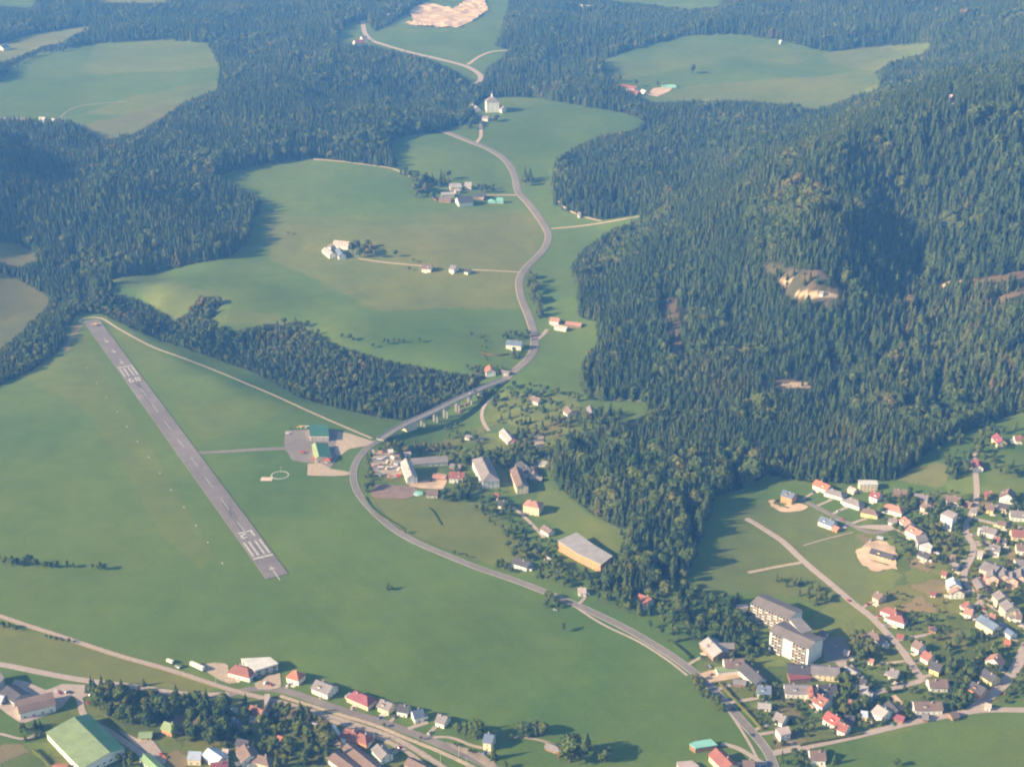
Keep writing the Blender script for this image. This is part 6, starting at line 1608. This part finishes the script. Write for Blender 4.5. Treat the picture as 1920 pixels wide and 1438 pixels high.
# signal ring and signal panel on the grass
p = at(525, 891); mb = MB(); n = 40
for j in range(n):
    a0, a1 = 2 * math.pi * j / n, 2 * math.pi * (j + 1) / n
    q = [(math.cos(a_) * r_, math.sin(a_) * r_) for a_, r_ in ((a0, 9.0), (a1, 9.0), (a1, 10.3), (a0, 10.3))]
    k = len(mb.v); mb.v += [(x, y, 0) for x, y in q] + [(x, y, .25) for x, y in q]
    mb.f += [(k + 4, k + 7, k + 6, k + 5), (k + 2, k + 6, k + 7, k + 3), (k, k + 4, k + 5, k + 1)]; mb.m += [0] * 3
o = mb.build('signal_ring', M['white_line']); o.location = (p[0], p[1], p[2] + .12); tag(o, 'white ring of panels lying on the grass beside the runway', 'signal ring')
bm = bmesh.new(); bm.from_mesh(o.data); bmesh.ops.recalc_face_normals(bm, faces=bm.faces); bm.to_mesh(o.data); bm.free()
p = at(500, 898); r = empty('ground_signal', p, 0); tag(r, 'pale square signal panel left of the white ring', 'signal panel')
mb = MB(); mb.box(-6.5, 6.5, -4.5, 4.5, 0, .2); mb.build('board', M['wall_beige'], r)
for k in range(4): mb = MB(); mb.box(-5.6 + k * 3.1, -4.2 + k * 3.1, -3.8, 3.8, .203, .32); mb.build('stripe', M['wall_salmon'], r)
p = at(526, 884); r = empty('windsock', p); tag(r, 'windsock on a thin mast behind the white ring', 'windsock')
mb = MB(); mb.tube((0, 0, -.3), (0, 0, 6), .12, .08, 6); mb.build('mast', M['frame'], r); mb = MB(); mb.tube((0, 0, 5.7), (2.6, .8, 5.3), .5, .25, 8); mb.build('sock', M['paint_orange'], r)
# silage stacks, round pool cover
for (a, b, w_, d_, h_, lab, reg) in ((1365,575,14,9,6,'pointed turquoise silage stack beside the black-roofed farm','U'), (1510,580,13,9,9,'square turquoise silage stack by the farm drive','U'), (1840,492,34,14,6,'long turquoise silage stack at the far sand yard','M')):
    p = at(*Z(reg, a, b)); r = empty('silage_stack', p); tag(r, lab, 'silage stack', 'turquoise silage stacks')
    w2 = w_ / 2; tp = .12 if 'pointed' in lab else .8
    mb = MB(); mb.v = [(-w2, -d_/2, -.5), (w2, -d_/2, -.5), (w2, d_/2, -.5), (-w2, d_/2, -.5), (-w2, -d_/2, h_ * .5), (w2, -d_/2, h_ * .5), (w2, d_/2, h_ * .5), (-w2, d_/2, h_ * .5), (-w2 * tp, -d_ * .3, h_), (w2 * tp, -d_ * .3, h_), (w2 * tp, d_ * .3, h_), (-w2 * tp, d_ * .3, h_)]
    for b0 in (0, 4): mb.f += [(b0, b0 + 1, b0 + 5, b0 + 4), (b0 + 1, b0 + 2, b0 + 6, b0 + 5), (b0 + 2, b0 + 3, b0 + 7, b0 + 6), (b0 + 3, b0, b0 + 4, b0 + 7)]
    mb.f.append((8, 9, 10, 11)); mb.m = [0] * len(mb.f); mb.build('cover', M['roof_teal'], r)
    mb = MB(); mb.box(-w2 - .3, w2 + .3, -d_/2 - .3, d_/2 + .3, -.6, .4); mb.build('base', M['concrete'], r)
p = at(*Z('I', 1090, 868)); r = empty('round_pool', p); tag(r, 'round turquoise covered pool beside the stable', 'pool')
mb = MB(); mb.tube((0, 0, -.3), (0, 0, 1.4), 5.2, 5.2, 20); mb.build('wall', M['roof_metal'], r); mb = MB(); mb.tube((0, 0, 1.403), (0, 0, 1.9), 5.1, 1.5, 20); mb.build('cover', M['roof_teal'], r)
# material and vehicles in the storage yard: each lot its own thing
cols = ['wall_white', 'paint_orange', 'paint_red', 'wall_beige', 'paint_yellow', 'roof_metal', 'wall_white', 'roof_salmon', 'wall_cream', 'paint_blue', 'wall_white', 'paint_beige']
names = {'wall_white': 'white', 'paint_orange': 'orange', 'paint_red': 'red', 'wall_beige': 'beige', 'paint_yellow': 'yellow', 'roof_metal': 'silvery', 'roof_salmon': 'salmon', 'wall_cream': 'cream', 'paint_blue': 'blue', 'paint_beige': 'sand-coloured'}
spots = []
for row in range(6):
    for c_ in range(5):
        a = 698 + c_ * 11 + rnd.uniform(-7, 7); b = 848 + row * 8.5 + rnd.uniform(-4.5, 4.5)
        if inpoly([a], [b], [(694,882),(701,850),(716,840),(748,846),(762,866),(758,896),(735,902),(700,892)])[0]: spots.append((a, b))
for i, (a, b) in enumerate(spots):
    p = at(a, b); r = empty('stored_container', (p[0], p[1], p[2] + .35), rnd.uniform(0, 3.1))
    k_ = cols[i % len(cols)]; L_, W_, H_ = rnd.uniform(2.5, 7), rnd.uniform(1.6, 2.6), rnd.uniform(.8, 2.6)
    tag(r, '%s container in the storage yard, %s row, %s from left' % (names[k_], ['back', 'second', 'third', 'fourth', 'fifth', 'front'][min(5, int((b - 846) / 9))], ['first', 'second', 'third', 'fourth', 'fifth', 'sixth'][min(5, int((a - 695) / 12))]), 'container', 'stored containers in the yard')
    mb = MB(); mb.box(-L_/2, L_/2, -W_/2, W_/2, .2, H_); mb.build('body', M[k_], r)
    mb = MB(); mb.box(-L_/2 - .1, L_/2 + .1, -W_/2 - .1, W_/2 + .1, H_ + .003, H_ + .15); mb.build('lid', M[k_ if i % 3 else 'wall_white'], r)
# hedges
def hedge(pts, w, h, label, world=False):
    W_ = resample(pts, 2.5) if world else path_world(pts, 2.5, 3); T_ = np.gradient(W_, axis=0); T_ /= np.hypot(T_[:, 0], T_[:, 1])[:, None]; N_ = np.c_[-T_[:, 1], T_[:, 0]]
    c_ = W_.mean(0); zc = float(gz(*c_)); mb = MB()
    for i in range(len(W_)):
        for o_, z_ in ((-.5, -.5), (-.55, .7), (-.3, 1.0), (.3, 1.0), (.55, .7), (.5, -.5)):
            jj = NP.uniform(.8, 1.2); q = W_[i] + N_[i] * o_ * w * jj - c_; mb.v.append((q[0], q[1], float(gz(*W_[i])) - zc + (z_ * h * jj if z_ > 0 else -.5)))
    for i in range(len(W_) - 1):
        for k in range(5): a_ = i * 6 + k; mb.f.append((a_, a_ + 6, a_ + 7, a_ + 1)); mb.m.append(0)
    mb.f += [tuple(range(6)), tuple((len(W_) - 1) * 6 + 5 - k for k in range(6))]; mb.m += [0, 0]
    # leafy surface
    for i in range(int(len(W_) * 14)):
        k = rnd.randrange(len(W_)); o_ = rnd.uniform(-.6, .6); q = W_[k] + N_[k] * o_ * w + T_[k] * rnd.uniform(-1.2, 1.2) - c_; z_ = h * rnd.uniform(.4, 1.15); z_ += float(gz(*W_[k])) - zc; s_ = rnd.uniform(.2, .5)
        mb.face([(q[0] - s_, q[1], z_ - s_ * .5), (q[0], q[1] - s_, z_), (q[0] + s_, q[1], z_ + s_ * .4), (q[0], q[1] + s_, z_ + .1)])
    o = mb.build('hedge', M['leaves']); o.location = (c_[0], c_[1], zc); bm = bmesh.new(); bm.from_mesh(o.data); bmesh.ops.recalc_face_normals(bm, faces=bm.faces); bm.to_mesh(o.data); bm.free()
    tag(o, label, 'hedge')
for pts, w, h, l_ in (([Z('E',*p) for p in ((150,310),(210,320),(280,300),(420,280))], 2, 2.6, 'dark hedge along the upper side of the villa lawn'),
    ([Z('E',*p) for p in ((195,335),(260,385),(310,430),(350,462))], 2, 2.4, 'dark diagonal hedge along the road side of the villa lawn'),
    ([Z('E',*p) for p in ((620,690),(700,780),(800,890),(900,990),(1000,1100))], 1.8, 2.2, 'long clipped hedge following the main road, bottom right'),
    ([Z('E',*p) for p in ((850,925),(950,930),(1080,928))], 1.6, 2.0, 'hedge across the top of the small square lawn'),
    ([Z('E',*p) for p in ((1340,1245),(1500,1215),(1700,1180),(1900,1140))], 1.8, 2.2, 'hedge along the upper edge of the cross street'),
    ([Z('I',*p) for p in ((705,890),(740,950),(800,1010),(880,1060),(980,1120))], 1.0, 1.4, 'thin dark hedge row inside the main road bend'),
    ([Z('I',*p) for p in ((1170,970),(1200,1000),(1230,1050),(1255,1090))], .7, 1.0, 'short dark hedge crossing the old village meadow'),
    ([Z('A',*p) for p in ((300,1290),(370,1350),(430,1410),(460,1450))], 2, 2.4, 'hedge between meadow and gravel strip left of the sports hall'),
    ([Z('J',*p) for p in ((395,470),(500,490),(590,480))], 1.6, 2.4, 'dark hedge below the slate-roofed inn'),
    ([Z('F',*p) for p in ((700,770),(800,760),(900,725))], 1.4, 1.8, 'hedge below the short street at the sandy bed'),
    ([Z('G',*p) for p in ((1180,890),(1280,895),(1390,880))], 2.2, 3.0, 'tall dark hedge above the shaded garden in the right quarter')):
    hedge(pts, w, h, l_)
nh = 0
for fi, f in enumerate(FOOT):
    q = proj(f[0], f[1], 3.0)
    if fi % 3 or not ((q[0] > 1400 and q[1] > 900) or (q[1] > 1250 and 500 < q[0] < 1000)) or nh > 34 or f[2] > 14 or f[2] < 3.5: continue
    ca, sa = math.cos(f[4]), math.sin(f[4]); sd = -1 if facing(f[0], f[1], f[4], 0, -1) else 1
    o1, o2 = f[2] + 4, f[3] + 8; pl_ = [(-o1, sd * (f[3] - 2)), (-o1, sd * o2), (o1 * .7, sd * o2)]
    wpts = np.array([(f[0] + a * ca - b * sa, f[1] + a * sa + b * ca) for a, b in pl_])
    if any((np.hypot(road_pts[:, 0] - x, road_pts[:, 1] - y) < road_pts[:, 2] + 2).any() for x, y in resample(wpts, 3)): continue
    if any(math.hypot(g_[0] - x, g_[1] - y) < min(g_[2], g_[3]) + 1.5 for g_ in FOOT if g_ is not f for x, y in wpts): continue
    nh += 1; hedge(wpts, .9, 1.3, ' '.join(('low garden hedge round the lawn of the %s' % f[5]).split()[:16]), True)
# garden wall and fence along the pale hill street
def fence(pts, label, h=1.1, sp=3.0):
    W_ = path_world(pts, sp, 3); c_ = W_[0]; zc = float(gz(*c_)); r = empty('fence', (c_[0], c_[1], zc)); tag(r, label, 'fence')
    mb = MB(); mb.box(-.09, .09, -.09, .09, -.2, h); pm = mb.mesh('post', M['wood'])
    for i, q in enumerate(W_): link('post', pm, r, (q[0] - c_[0], q[1] - c_[1], float(gz(*q)) - zc))
    for z_ in (.45, .95):
        mb = MB()
        for i in range(len(W_) - 1):
            a_ = (W_[i][0] - c_[0], W_[i][1] - c_[1], float(gz(*W_[i])) - zc + z_); b_ = (W_[i + 1][0] - c_[0], W_[i + 1][1] - c_[1], float(gz(*W_[i + 1])) - zc + z_)
            mb.v += [a_, b_, (b_[0], b_[1], b_[2] + .14), (a_[0], a_[1], a_[2] + .14)]; k = len(mb.v) - 4; mb.f.append((k, k + 1, k + 2, k + 3)); mb.m.append(0)
        mb.build('rail', M['wood'], r)
fence([(700,938),(735,985),(790,1012),(850,1034),(900,1052)], 'low wooden fence along the inner side of the main road bend')
fence([(1420,978),(1460,1000),(1500,1035)], 'low wooden fence along the upper side of the new road')
